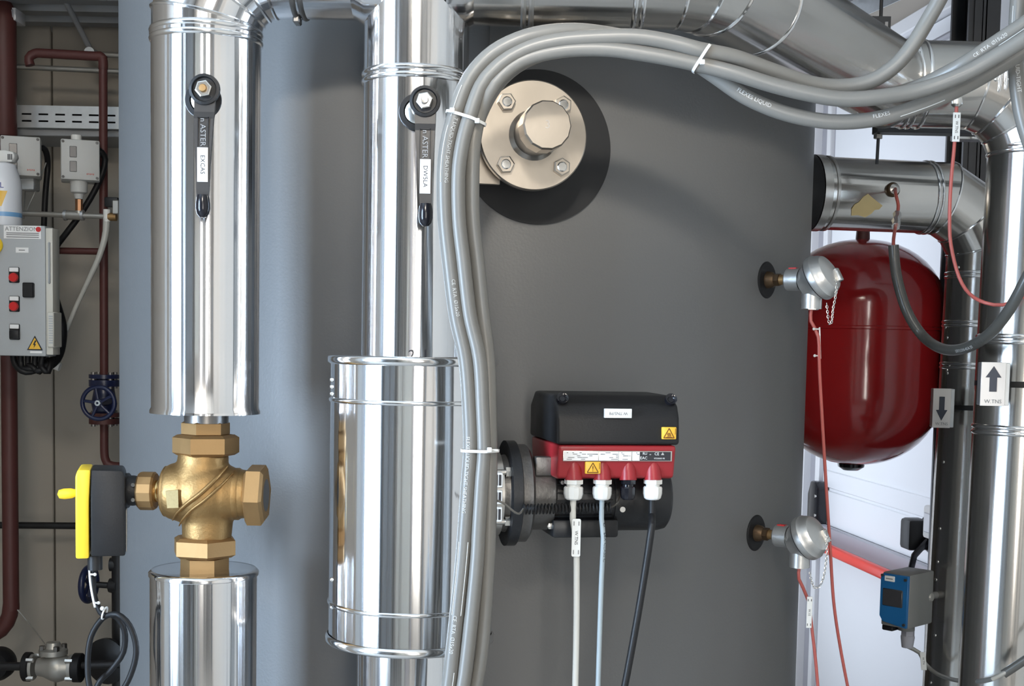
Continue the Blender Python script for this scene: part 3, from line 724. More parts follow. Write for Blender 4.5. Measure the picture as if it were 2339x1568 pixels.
# ------------------------------------------------------------------ three-way brass valve and its actuator
VY = 1.95
def brass_valve():
    c = at(468, 1126, VY); F = Fr(c)
    t = thing('mixing_valve', 'brass three-way valve between the two left aluminium pipe ends', 'valve', F.w(0, 0, -.11))
    z = lambda py: F.L(468, py)[1]
    x = lambda px: F.L(px, 1126)[0]
    k = Vector((0, 0, 1))
    # cast body: bulging crossing of an upright and a sideways passage, swept into an S
    mb = MB(F)
    mb.sphere((0, 0, 0), .052, 40, 20)
    mb.tube([(-.002, 0, z(1036)), (-.003, 0, z(1060)), (-.006, 0, z(1085)), (-.004, 0, z(1125)), (.003, 0, z(1165)), (.004, 0, z(1190)), (.003, 0, z(1232))], [.0365, .0372, .043, .050, .043, .0372, .0355], 40)
    mb.tube([(x(376), 0, .001), (x(388), 0, .001), (x(420), 0, .001), (0, 0, 0), (x(520), 0, -.001), (x(540), 0, -.001), (x(567), 0, -.001)], [.035, .0405, .046, .046, .043, .0375, .035], 40)
    body = mb.build('body', 'brass_cast', t)
    rm = body.modifiers.new('fuse', 'REMESH'); rm.mode = 'VOXEL'; rm.voxel_size = .0022; rm.use_smooth_shade = True
    sm = body.modifiers.new('soften', 'SMOOTH'); sm.factor = .5; sm.iterations = 9
    # cast ribs of the S
    def onbody(px, py, r):
        p = F.L(px, py); return F.w(p[0], -math.sqrt(max(.0004, r*r-p[0]**2*.75-p[1]**2*.6)), p[1])
    rib = smooth_path([onbody(a, b, .0525) for a, b in ((528, 1062), (508, 1088), (478, 1118), (446, 1142), (420, 1165), (404, 1184))], .004)
    MB().tube(rib, [.0012+.0032*math.sin(math.pi*min(1, i/(len(rib)-1)*1.0+.05)) for i in range(len(rib))], 10, flat=.8).build('rib', 'brass_cast', t)
    rib2 = smooth_path([onbody(a, b, .0525) for a, b in ((540, 1078), (516, 1106), (486, 1134), (456, 1156), (432, 1180), (420, 1196))], .004)
    MB().tube(rib2, [.0010+.0022*math.sin(math.pi*i/(len(rib2)-1)) for i in range(len(rib2))], 10, flat=.8).build('rib', 'brass_cast', t)
    MB().lathe([(.033, -.003), (.0375, 0), (.0375, .007), (.035, .010)], 40, axis_frame(F.w(x(378), 0, .001), (1, 0, 0))).build('port_rim', 'brass_cast', t)
    MB().lathe([(.034, -.004), (.0385, -.001), (.0385, .004), (.036, .008)], 40, axis_frame(F.w(x(540), 0, -.001), (1, 0, 0))).build('port_rim', 'brass_cast', t)
    # union nuts
    def hx(pya, pyb, rpx, nm, m_='brass', rot=.0, dx=0.0):
        a, b = z(pya), z(pyb); MB().hexa(F.w(dx, 0, min(a, b)), k, mp(rpx, VY), 0, abs(a-b), .14, rot).build(nm, m_, t, ang=22)
    hx(1040, 993, 75, 'union_nut', rot=.28, dx=.0015)
    hx(996, 962, 55, 'pipe_end', rot=.36, dx=.001)
    hx(1271, 1226, 76, 'union_nut', rot=-.22, dx=0)
    hx(1306, 1270, 55, 'pipe_end', rot=.1, dx=0)
    MB().cyl(F.w(.002, 0, z(966)), k, mp(50, VY), abs(z(966)-z(940)), 32).build('nipple', 'steel_dark', t)
    MB().hexa(F.w(x(564), 0, -.002), (1, 0, 0), mp(73, VY), 0, x(608)-x(564), .14, .12).build('outlet_nut', 'brass', t, ang=22)
    MB().lathe([(0, x(608)-x(564)+.0002), (.024, x(608)-x(564)+.0002)], 32, axis_frame(F.w(x(564), 0, -.002), (1, 0, 0))).build('outlet_bore', 'steel_dark', t)
    # flow plate cast on the belly
    pl = [F.w(x(a), -.0475-.0022*(a > 410), z(b)) for a, b in ((397, 1116), (426, 1112), (427, 1152), (401, 1154))]
    vs = pl+[p+Vector((0, .008, 0)) for p in pl]
    MB().add(vs, [[0, 1, 2, 3], [4, 5, 6, 7], [0, 1, 5, 4], [1, 2, 6, 5], [2, 3, 7, 6], [3, 0, 4, 7]]).build('rating_plate', 'plate_brass', t, smooth=False)
    MB().lathe([(0, 0), (.019, 0), (.019, .006), (.0165, .008), (.0165, .016), (0, .016)], 32, axis_frame(F.w(x(376), 0, .001), (-1, 0, 0))).build('bonnet', 'brass_bright', t)
    # actuator
    a = thing('valve_actuator', 'black actuator with yellow cover on the left of the brass valve', 'actuator', F.w(x(240), 0, z(1272)))
    n = 14
    MB().lathe([(0, 0), (.026, 0), (.0285, .003), (.0285, .022), (.026, .025), (0, .025)], n, axis_frame(F.w(x(357), 0, .001), (-1, 0, 0))).build('knurled_nut', 'brass', a, ang=15)
    MB().lathe([(0, 0), (.021, 0), (.0225, .008), (.0225, .014), (.026, .016), (.026, .036), (0, .036)], 28, axis_frame(F.w(x(318), 0, .001), (-1, 0, 0))).build('neck', 'black_plastic', a, ang=25)
    for zz in (.012, -.01): MB().cyl(F.w(x(314), -.020, zz), (0, -1, 0), .003, .004, 8).build('neck_screw', 'zinc', a)
    yw = math.radians(15); G = Fr(F.w(x(286), 0, 0), (math.cos(yw), math.sin(yw), 0))
    gx = lambda px, py=1126: G.L(px, py, -.04)[0]
    gz = lambda py, px=240: G.L(px, py, -.04)[1]
    MB(G).prism([(gx(206), gz(1272)), (gx(286), gz(1272)), (gx(286), gz(1090)), (gx(280), gz(1076)), (gx(206), gz(1074))], -.04, .045, .003, 2).build('housing', 'black_plastic', a)
    MB(G).box(gx(286.5), gx(289), -.03, .03, gz(1265), gz(1168), .0008, 1).build('side_plate', 'plate_grey', a)
    MB(G).prism([(gx(172), gz(1276)), (gx(203), gz(1276)), (gx(203), gz(1150)), (gx(207), gz(1073)), (gx(178), gz(1073)), (gx(172), gz(1088))], -.042, .047, .003, 2).build('cover', 'yellow', a)
    MB().cyl(G.w(gx(172), -.01, gz(1130)), -G.x, .005, .010, 12).build('lever_shaft', 'sticker_yellow', a)
    MB().lathe([(0, -.0155), (.0045, -.014), (.0074, -.006), (.0078, .004), (.0062, .011), (0, .0135)], 20, axis_frame(G.w(gx(151), -.02, gz(1131)), -G.x-Vector((0, 0, .08)))).build('hand_lever', 'yellow', a)
    MB().cyl(G.w(gx(215), -.02, gz(1272)), (0, 0, -1), .0105, .022, 20).build('cable_gland', 'black_plastic', a)
    return a
pm('plate_brass', (.30, .225, .11), .5, .9, .25, 300)
brass_valve()
# actuator lead, looped up with a tie and a marker
def actuator_lead():
    p = pxpath([(215, 1290, 1.925), (213, 1320, 1.93), (214, 1355, 1.93), (224, 1388, 1.92), (238, 1407, 1.91), (268, 1404, 1.90), (296, 1430, 1.90), (311, 1480, 1.90), (303, 1530, 1.90), (278, 1580, 1.90), (240, 1610, 1.90), (208, 1580, 1.905), (200, 1520, 1.91), (208, 1455, 1.915), (236, 1412, 1.918), (262, 1408, 1.922), (284, 1440, 1.926), (282, 1490, 1.93), (255, 1530, 1.93), (222, 1568, 1.93), (212, 1640, 1.93)], .008)
    o = MB().tube(p, .0043, 10).build('actuator_cable', 'black_rubber'); tag(o, 'coiled black lead hanging below the black and yellow actuator', 'cable')
    t = thing('cable_marker', 'thin white marker strip along the black actuator lead', 'cable marker', at(206, 1390, 1.925))
    q = [at(204, 1301, 1.925), at(206, 1330, 1.92), at(211, 1362, 1.915), at(217, 1388, 1.905)]
    MB().tube(smooth_path(q, .006), .0016, 8).build('strip', 'white_plastic', t)
    for (px, py) in ((217, 1313), (225, 1378)):
        e = at(px, py, 1.915); MB().tube([e-Vector((.008, 0, 0)), e], .0014, 8).build('tie_tail', 'white_plastic', t); MB().sphere(e, .0026, 10, 6).build('tie_head', 'white_plastic', t)
    c = at(238, 1402, 1.91); pts = []
    for i in range(24):
        a = 2*math.pi*i/24; pts.append(c+Vector((.0066*math.cos(a)*.35, .011*math.sin(a)+.002, .0085*math.cos(a))))
    tt = thing('cable_tie', 'small white tie gathering the looped black actuator lead', 'cable tie', c)
    MB().tube(pts, .0012, 8, closed=True).build('strap', 'white_plastic', tt); MB().sphere(c+Vector((0, -.009, .009)), .0032, 10, 6).build('tie_head', 'white_plastic', tt)
actuator_lead()

# ------------------------------------------------------------------ circulation pump
def pump():
    yaw = math.radians(11)
    o = at(1400, 1140, 1.985); F = Fr(o, (math.cos(yaw), math.sin(yaw), 0))
    t = thing('circulation_pump', 'red and black circulation pump in front of the grey tank', 'pump', F.w(0, 0, -.06))
    ex = F.x
    f0 = -.10                                               # front plane of the control box
    X = lambda px, py=1000, yl=f0: F.L(px, py, yl)[0]
    Z = lambda py, px=1400, yl=f0: F.L(px, py, yl)[1]
    ax = F.L(1400, 1130, 0)[1]                              # height of the shaft
    def axf(px): return F.w(F.L(px, 1130, 0)[0], 0, ax)
    # control box: black cover over red base
    xl_, xr_ = X(1276), X(1552)
    d = .19
    # cover as a lofted body: side profile (y,z) extruded along x
    def loft(prof, x0, x1, nm, m_, bev, parent=t):
        G = Fr(F.o, -F.y, (0, 0, 1))                         # local x = -y of F, y = F.x
        mb = MB(G); mb.prism([(-p[0], p[1]) for p in prof], x0, x1, bev, 3); return mb.build(nm, m_, parent)
    zt, zm = Z(905), Z(1017)
    cover = loft([(f0, zm), (f0+.004, zt-.030), (f0+.014, zt-.012), (f0+.04, zt), (f0+d-.03, zt+.001), (f0+d, zt-.02), (f0+d, zm)], xl_-.002, xr_+.001, 'control_cover', 'black_plastic', .005)
    zb = Z(1093)
    base = loft([(f0+.001, zm-.0008), (f0+.001, Z(1028)), (f0+.008, zb), (f0+.02, zb-.003), (f0+d-.01, zb+.0), (f0+d, zm-.0008)], xl_+.001, xr_-.004, 'control_base', 'pump_red', .004)
    # moulded shoulder between base and motor on the left, bosses for the glands
    for px in (1315, 1381, 1440, 1497):
        xx = X(px, 1090)
        MB().lathe([(0, -.002), (.0125, -.001), (.0125, .012), (.0095, .034), (.004, .042), (0, .043)], 24, axis_frame(F.w(xx, f0+.012, zb-.003), Vector((0, 0, 1))-F.y*-.12)).build('gland_boss', 'pump_red', base)
    # screws in pockets on the cover's front top corners
    for px, py in ((1290, 913), (1540, 915)):
        c = F.w(X(px, py), f0+.016, Z(py, px)); MB().lathe([(0, .001), (.004, .001), (.0055, .003), (.0085, .004), (.0085, -.003), (0, -.003)], 20, axis_frame(c, -F.y+Vector((0, 0, .6)))).build('screw', 'black_gloss', cover)
    # white label, warning stickers, rating plate
    def plate(x0, y0, x1, y1, nm, m_, dy, parent, bev=.0015):
        a, b = X(x0, y0), X(x1, y0); c, e = Z(y1, x0), Z(y0, x0)
        return MB(F).box(a, b, f0-dy, f0+.004, c, e, bev, 2).build(nm, m_, parent), (a, b, c, e)
    lb, r_ = plate(1381, 934, 1443, 955, 'white_label', 'label_white', .0014, cover, .0004)
    cx_, cz_ = (r_[0]+r_[1])/2, (r_[2]+r_[3])/2
    MB().text('W.TNS/P8', .0062, lambda x, y: F.w(cx_-x, f0-.0018, cz_-y)).build('label_text', 'ink_soft', lb)
    def warn(x0, y0, x1, y1, parent, hot):
        st, r = plate(x0, y0, x1, y1, 'warning_sticker', 'sticker_yellow', .0016, parent, .0012)
        a, b, c, e = r; cx, w_, h_ = (a+b)/2-.0005, (b-a), (e-c)
        tri = [(cx-w_*.36, c+h_*.12), (cx+w_*.36, c+h_*.12), (cx, e-h_*.1)]
        mb = MB(F)
        for i in range(3):
            p, q = Vector(tri[i]), Vector(tri[(i+1) % 3])
            mb.tube([(p.x, f0-.0018, p.y), (q.x, f0-.0018, q.y)], .0009, 6, flat=.5)
        if hot:
            for k in (-1, 0, 1): mb.tube(smooth_path([(cx+k*w_*.09, f0-.0018, c+h_*.22), (cx+k*w_*.09+.0007, f0-.0018, c+h_*.32), (cx+k*w_*.09-.0005, f0-.0018, c+h_*.42), (cx+k*w_*.07, f0-.0018, c+h_*.52)], .002), .0005, 6)
            mb.box(cx-w_*.22, cx+w_*.22, f0-.0022, f0-.0014, c+h_*.15, c+h_*.19)
        else:
            mb.prism([(cx-.0008, c+h_*.62), (cx+.0008, c+h_*.62), (cx+.0003, c+h_*.34), (cx-.0003, c+h_*.34)], f0-.0022, f0-.0014); mb.box(cx-.0006, cx+.0006, f0-.0022, f0-.0014, c+h_*.22, c+h_*.28)
        mb.box(b-w_*.1, b-w_*.07, f0-.0022, f0-.0014, c+h_*.4, c+h_*.9)
        mb.build('warning_symbol', 'ink_brown', st, smooth=False)
    warn(1512, 976, 1545, 1004, cover, True)
    warn(1337, 1055, 1372, 1083, base, False)
    np_, r = plate(1286, 1030, 1535, 1054, 'rating_plate', 'steel', .0012, base, .0004)
    a, b, c, e = r; W_ = b-a; H_ = e-c
    rnd = random.Random(3)
    for (u0, u1) in ((.004, .318), (.326, .502), (.508, .622), (.632, .698)):
        MB(F).box(a+W_*u0, a+W_*u1, f0-.0017, f0, c+H_*.08, e-H_*.08).build('plate_field', 'label_white', np_)
        mb = MB(F)
        for q in range(max(2, int((u1-u0)*60))):
            uu = rnd.uniform(u0+.01, u1-.02); vv = rnd.choice((.2, .36, .52, .68, .82)); mb.box(a+W_*uu, a+W_*min(u1-.004, uu+rnd.uniform(.01, .05)), f0-.0020, f0-.0015, c+H_*(vv-.03), c+H_*(vv+.03))
        mb.build('small_print', 'ink_soft', np_, kind='stuff', smooth=False)
    dk = MB(F).box(a+W_*.70, a+W_*.985, f0-.0018, f0, c+H_*.08, e-H_*.08).build('plate_field', 'ink', np_)
    tf = lambda cx, cz: (lambda x, y: F.w(cx+x, f0-.0022, cz+y))
    MB().text('CE', .0058, tf(a+W_*.855, c+H_*.72)).text('EAC', .0058, tf(a+W_*.735, c+H_*.32)).text('RU', .0052, tf(a+W_*.745, c+H_*.75)).text('us', .003, tf(a+W_*.795, c+H_*.68)).text('97530003 P8', .0030, tf(a+W_*.88, c+H_*.28)).build('plate_letters', 'label_white', np_)
    MB(F).prism([(a+W_*.895, c+H_*.62), (a+W_*.925, c+H_*.62), (a+W_*.91, c+H_*.9)], f0-.0022, f0-.0016).build('plate_mark', 'plate_grey', np_)
    # motor: ribbed barrel, plain end bell
    rm_ = Z(1058, 1400, 0)-ax
    Rm = (Z(1062, 1400, -.02)-Z(1216, 1400, -.02))/2
    ax2 = (Z(1062, 1400, -.02)+Z(1216, 1400, -.02))/2
    xm0, xm1, xm2 = F.L(1258, 1130, -.05)[0], F.L(1408, 1130, -.05)[0], F.L(1541, 1130, -.05)[0]
    c0 = F.w(xm0, 0, ax2)
    Lb = xm1-xm0; Le = xm2-xm0
    MB().lathe([(0, -.004), (Rm*.9, -.004), (Rm*.93, 0), (Rm*.93, Lb), (0, Lb)], 48, axis_frame(c0, ex)).build('motor_barrel', 'motor_black', t)
    MB().lathe([(0, Lb), (Rm*.99, Lb), (Rm*1.0, Lb+.003), (Rm*1.0, Le-.014), (Rm*.96, Le-.004), (Rm*.86, Le), (0, Le)], 48, axis_frame(c0, ex)).build('end_bell', 'motor_black', t, ang=30)
    for k in range(26):
        q = 2*math.pi*k/26
        u = F.y*math.cos(q)+Vector((0, 0, 1))*math.sin(q); s_ = u.cross(ex)
        p0 = c0+u*(Rm*.90); fr = Matrix((ex, s_, u)).transposed().to_4x4(); fr.translation = p0
        MB(fr).box(.004, Lb-.004, -.0011, .0011, 0, Rm*.10).build('cooling_fin', 'motor_black', t, smooth=False)
    cb = F.L(1421, 1164, -Rm-.005); MB().cyl(F.w(cb[0], -Rm*.93, cb[1]), -F.y, .0042, .012, 14).build('cover_screw', 'zinc', t)
    cb = F.L(1283, 1102, -Rm); MB().cyl(F.w(cb[0], -Rm*.7, cb[1]), -F.y, .003, .022, 10).build('cover_screw', 'zinc', t)
    cb = F.L(1260, 1204, -Rm); MB().hexa(F.w(cb[0], -Rm*.6, cb[1]), -F.y, .005, 0, .014).build('cover_screw', 'zinc', t)
    # foot rail under the barrel
    MB(F).box(xm0+.004, xm1+.005, -.05, .03, ax2-Rm-.004, ax2-Rm*.55, .004, 2).build('terminal_rail', 'motor_black', t)
    # lantern and flanges towards the drum
    xa, xb_, xc, xd = (F.L(p, 1127, -.03)[0] for p in (1128, 1160, 1212, 1262))
    aF = F.w(0, 0, (Z(1007, 1180, 0)+Z(1246, 1180, 0))/2); aF = Vector((aF.x, aF.y, aF.z))
    P = lambda x: Vector((F.o.x, F.o.y, aF.z))+ex*x
    Rf = (Z(1007, 1180, 0)-Z(1246, 1180, 0))/2
    MB().lathe([(0, 0), (Rf, 0), (Rf, .014), (Rf*.97, .015), (0, .015)], 64, axis_frame(P(xb_), ex)).build('flange_plate', 'motor_black', t, ang=25)
    MB().lathe([(0, .016), (Rf*.93, .016), (Rf*.93, .030), (Rf*.86, .034), (0, .034)], 64, axis_frame(P(xb_), ex)).build('flange_plate', 'pump_iron', t, ang=25)
    MB().lathe([(0, .030), (Rf*.70, .030), (Rf*.70, xd-xb_), (Rf*.6, xd-xb_+.004), (0, xd-xb_+.004)], 48, axis_frame(P(xb_), ex)).build('lantern', 'pump_iron', t, ang=25)
    MB().lathe([(0, -.045), (Rf*.62, -.045), (Rf*.70, -.012), (Rf*.74, 0), (0, 0)], 48, axis_frame(P(xb_), ex)).build('volute_neck', 'pump_iron', t, ang=25)
    MB().lathe([(Rf*.5, -.034), (Rf*.80, -.034), (Rf*.80, -.010), (Rf*.5, -.010)], 48, axis_frame(P(xb_), ex)).build('volute_ring', 'steel', t, ang=25)
    xq = (xd+xc)/2
    MB(Fr(P(xq), ex)).box(-.014, .020, -.05, -.03, .03, .058, .003, 2).build('lantern_lug', 'pump_iron', t)
    for q in (35, 145, 215, 325):
        u = -F.y*math.cos(math.radians(q))+Vector((0, 0, 1))*math.sin(math.radians(q))
        p = P(xb_)+u*(Rf*.80)
        b = MB().hexa(p, -ex, .0075, 0, .008, .1, .3).build('flange_bolt', 'zinc', t, ang=25)
        MB().cyl(p, -ex, .0042, .022, 14).build('bolt_thread', 'steel', b)
    for (py0, py1) in ((1078, 1112), (1118, 1150), (1156, 1190)):
        mb = MB(Fr(P(xb_-.020), ex)); zc0, zc1 = Z(py0, 1140, -.05)-aF.z+F.o.z, Z(py1, 1140, -.05)-aF.z+F.o.z
        mb.box(-.012, .006, -Rf*.83, -Rf*.5, zc1, zc0, .001, 1).build('maker_plate', 'label_white', t)
        mb = MB(Fr(P(xb_-.020), ex))
        for k in range(3): mb.box(-.010+.005*k, -.0065+.005*k, -Rf*.835, -Rf*.82, zc1+.003, zc0-.003)
        mb.build('plate_print', 'ink', t, smooth=False)
    # coiled sensor lead
    pa = at(1196, 1164, 1.87); pb = at(1398, 1160, 1.90); n = 26; pts = []
    for i in range(n*14+1):
        f = i/(n*14); q = 2*math.pi*n*f; pts.append(pa.lerp(pb, f)+Vector((0, math.cos(q)*.0062, math.sin(q)*.0066)))
    cl = thing('coiled_lead', 'black coiled lead stretched under the pump control box', 'cable', pa)
    MB().tube(pts, .0014, 6).build('coil', 'black_plastic', cl)
    MB().tube(smooth_path([at(1128, 1142, 1.83), at(1150, 1150, 1.83), at(1172, 1168, 1.845), at(1186, 1174, 1.86), pts[0]], .005), .0016, 8).build('lead_end', 'hose_grey', cl)
    MB().tube(smooth_path([pts[-1], at(1410, 1150, 1.905), at(1418, 1130, 1.92)], .005), .0016, 8).build('lead_end', 'hose_dark', cl)
    # glands
    out = []
    for px, m_ in ((1315, 'white_plastic'), (1381, 'white_plastic'), (1440, 'black_gloss'), (1497, 'white_plastic')):
        c = F.w(X(px, 1100), f0+.012, zb-.0025)
        dn = Vector((0, 0, -1))
        s_ = 1.0 if m_ == 'white_plastic' else .8
        g = MB().hexa(c, dn, .0135*s_, 0, .0075, .1, .26).build('cable_gland', m_, t, ang=22)
        MB().cyl(c, dn, .0100*s_, .011, 20, .0070).build('gland_thread', m_, g)
        MB().lathe([(0, .0105), (.0125*s_, .0105), (.0138*s_, .0125), (.0138*s_, .021), (.0120*s_, .0275), (.0095*s_, .0295), (0, .0295)], 12, axis_frame(c, dn)).build('gland_nut', m_, g, ang=20)
        out.append(c+dn*.027)
    return out, F, f0
GL, PF, PF0 = pump()
def pump_cables():
    a, b, _, d = GL
    Yc = a.y
    tail = lambda px, py, Y: at(px, py, Y)
    p = smooth_path([a, a-Vector((0, 0, .03)), tail(1316, 1240, Yc), tail(1317, 1360, Yc), tail(1316, 1470, Yc), tail(1314, 1568, Yc), tail(1313, 1680, Yc), tail(1310, 2100, Yc)], .015)
    o = MB().tube(p, .0046, 12).build('power_cable', 'cable_white'); tag(o, 'white cable with a marker tag hanging from the pump', 'cable')
    c = at(1316, 1229, Yc-.007); F = Fr(c)
    t = thing('cable_marker', 'white marker tag on the white pump cable', 'cable marker', c)
    MB(F).prism([(-.0048, -.027), (.0048, -.027), (.0062, -.0255), (.0062, .0255), (.0048, .027), (-.0048, .027), (-.0062, .0255), (-.0062, -.0255)], -.0012, .0012).build('plate', 'white_plastic', t)
    for zz in (.0205, -.0205):
        mb = MB(F)
        for sx in (-1, 1): mb.box(sx*.0035-.0006, sx*.0035+.0006, -.0018, -.001, zz-.003, zz+.003)
        mb.build('slot', 'ink_soft', t, smooth=False)
    MB().text('W.TNS', .0065, lambda x, y: F.w(y, -.0016, -x)).build('tag_text', 'ink', t)
    p2 = smooth_path([b, b-Vector((0, 0, .03)), tail(1378, 1230, Yc), tail(1374, 1320, Yc), tail(1370, 1440, Yc), tail(1366, 1568, Yc), tail(1362, 1680, Yc), tail(1350, 2100, Yc)], .015)
    o = MB().tube(p2, .0037, 12).build('signal_cable', 'cable_blue', None)
    tag(o, 'pale blue-grey cable hanging from the middle of the pump box', 'cable')
    # printed letters along the cable
    mb = MB(); zs = p2[0].z
    def cp(z):
        q = min(p2, key=lambda v: abs(v.z-z)); return q
    z0 = at(1378, 1195, Yc).z
    mb.text('OLFLEX CLASSIC', .0075, lambda x, y: (cp(z0-x).x+.0039*math.sin(.75+y/.0045), cp(z0-x).y-.0039*math.cos(.75+y/.0045), z0-x), 'LEFT')
    mb.build('cable_print', 'ink', o)
    p3 = smooth_path([d, d-Vector((0, 0, .025)), tail(1489, 1200, Yc), tail(1476, 1290, Yc), tail(1458, 1400, Yc), tail(1440, 1500, Yc), tail(1427, 1568, Yc), tail(1405, 1680, Yc), tail(1330, 2100, Yc)], .015)
    o = MB().tube(p3, .0052, 12).build('motor_cable', 'black_plastic'); tag(o, 'thick black cable leaving the right gland of the pump', 'cable')
pump_cables()

# ------------------------------------------------------------------ grey conduit hoses
HR = .0102
HOSES = {}
def hose(key, pts, label, r=HR, mat='hose_grey'):
    p = pxpath(pts, .010); o = MB().tube(p, r, 18).build('conduit_hose', mat); tag(o, label, 'hose', 'grey liquid-tight hoses'); HOSES[key] = (o, p, r); return o
Yh = 1.775
A_ = [(930, 2100), (975, 1800), (1008, 1650), (1025, 1568), (1036, 1470), (1054, 1300), (1062, 1200), (1069, 1100), (1074, 1030), (1072, 940), (1063, 820), (1042, 720), (1027, 600), (1017, 500), (1015, 400), (1022, 330), (1037, 270), (1061, 200), (1087, 158), (1128, 119), (1182, 91), (1242, 75), (1312, 70), (1380, 77)]
B_ = [(960, 2100), (1005, 1800), (1037, 1650), (1057, 1568), (1070, 1470), (1087, 1300), (1093, 1200), (1099, 1100), (1104, 1030), (1101, 940), (1094, 820), (1072, 720), (1058, 600), (1047, 500), (1046, 400), (1055, 330), (1071, 270), (1096, 200), (1124, 163), (1163, 131), (1213, 107), (1272, 93), (1345, 86), (1450, 84), (1530, 96), (1600, 114)]
C_ = [(990, 2100), (1036, 1800), (1068, 1650), (1086, 1568), (1101, 1470), (1113, 1300), (1117, 1200), (1119, 1100), (1119, 1030), (1118, 940), (1114, 820), (1102, 720), (1090, 600), (1079, 500), (1078, 400), (1081, 330), (1092, 270), (1115, 212), (1145, 172), (1186, 141), (1240, 122), (1310, 112), (1390, 112), (1460, 121), (1530, 133), (1600, 148)]
hose('A', [(x, y, Yh) for x, y in A_[:-3]]+[(1242, 75, Yh+.004), (1312, 70, Yh+.012), (1380, 77, Yh+.022)]+[(1450, 90, Yh+.030), (1510, 105, Yh+.036), (1570, 133, Yh+.036), (1630, 172, Yh+.034), (1700, 220, Yh+.03), (1780, 255, Yh+.03), (1860, 274, Yh+.03), (1930, 279, Yh+.03), (2010, 270, Yh+.03), (2090, 246, Yh+.03), (2170, 214, Yh+.03), (2250, 172, Yh+.03), (2360, 102, Yh+.02), (2480, 10, Yh), (2600, -110, Yh-.02)],
     'printed grey hose, leftmost of the tied bundle, sagging lowest at the right')
hose('B', [(x, y, Yh) for x, y in B_]+[(1680, 131, Yh+.01), (1760, 160, Yh+.024), (1850, 190, Yh+.034), (1920, 198, Yh+.036), (1985, 187, Yh+.034), (2038, 156, Yh+.03), (2080, 110, Yh+.025), (2114, 55, Yh+.02), (2148, -5, Yh+.01), (2185, -80, Yh), (2230, -220, Yh), (2260, -400, Yh)],
     'grey hose from the middle of the bundle that curves up out at top right')
hose('C', [(x, y, Yh+.012) for x, y in C_[:17]]+[(x, y, Yh+.004) for x, y in C_[17:]]+[(1680, 168, Yh), (1760, 193, Yh), (1840, 213, Yh), (1920, 226, Yh), (2000, 223, Yh), (2100, 206, Yh), (2200, 170, Yh-.01), (2270, 132, Yh-.02), (2360, 76, Yh-.04), (2480, -16, Yh-.06), (2600, -130, Yh-.08)],
     'grey hose at the right of the bundle, sweeping across in front to the right edge')
hose('D', [(x-8, y, Yh+.036) for x, y in C_[:15]]+[(1078, 330, Yh+.036), (1096, 262, Yh+.034), (1132, 196, Yh+.034), (1180, 150, Yh+.034), (1240, 122, Yh+.034), (1320, 106, Yh+.034), (1420, 106, Yh+.055), (1520, 120, Yh+.062), (1600, 138, Yh+.062), (1700, 170, Yh+.060), (1800, 202, Yh+.060), (1900, 222, Yh+.06), (2000, 222, Yh+.06), (2080, 205, Yh+.05), (2150, 174, Yh+.03), (2205, 144, Yh+.01), (2262, 106, Yh), (2360, 40, Yh-.02), (2480, -50, Yh-.03), (2600, -170, Yh-.04)],
     'grey hose behind the bundle, emerging above the others at top right')
hose('E', [(2345, -400, 1.83), (2338, -200, 1.83), (2330, -60, 1.83), (2325, 0, 1.83), (2320, 90, 1.83), (2320, 150, 1.83), (2326, 220, 1.83), (2338, 280, 1.83), (2362, 350, 1.83), (2410, 440, 1.83), (2480, 540, 1.84), (2560, 680, 1.85), (2600, 900, 1.86)],
     'grey hose hanging straight down along the right edge of the picture')
hose('F', [(2041, 560, 2.56), (2043, 590, 2.56), (2050, 640, 2.55), (2072, 712, 2.54), (2108, 768, 2.53), (2152, 797, 2.45), (2200, 797, 2.38), (2252, 770, 2.31), (2296, 722, 2.26), (2330, 664, 2.23), (2368, 590, 2.21), (2430, 460, 2.20), (2480, 300, 2.20), (2500, 60, 2.2)],
     'dark hose hanging in a loop over the red vessel and right-hand pipes', .0098, 'hose_dark')
def hose_text(key, s, px, py, size, side=0.0, flip=False, mat='print_white', rail=True, span=None):
    """print along a hose, starting at the path point nearest the pixel"""
    o, p, r = HOSES[key]
    tgt = min(range(len(p)), key=lambda i: (proj(p[i])[0]-px)**2+(proj(p[i])[1]-py)**2)
    L = [0.0]
    for i in range(1, len(p)): L.append(L[-1]+(p[i]-p[i-1]).length)
    sg = -1 if flip else 1
    def pos(d):
        d = max(0, min(L[-1]-1e-5, L[tgt]+d)); i = max(0, min(len(p)-2, next((k for k in range(len(L)-1) if L[k+1] > d), len(p)-2)))
        f = (d-L[i])/(L[i+1]-L[i]); q = p[i].lerp(p[i+1], f); t = (p[i+1]-p[i]).normalized(); return q, t
    def fn(x, y, ro=.0005):
        q, t = pos(sg*x); v = (CAM-q).normalized(); v = (v-t*v.dot(t)).normalized(); s_ = t.cross(v)*sg
        a = side+y/r; return q+(v*math.cos(a)-s_*math.sin(a))*(r+ro) if not flip else q+(v*math.cos(a)-s_*math.sin(a))*(r+ro)
    MB().text(s, size, fn, 'LEFT').build('hose_print', mat, o)
    return fn
def proj(P):
    d = P-CAM; z = d.dot(_F); return (CX+FPX*d.dot(_R)/z, CY-FPX*d.dot(_U)/z)
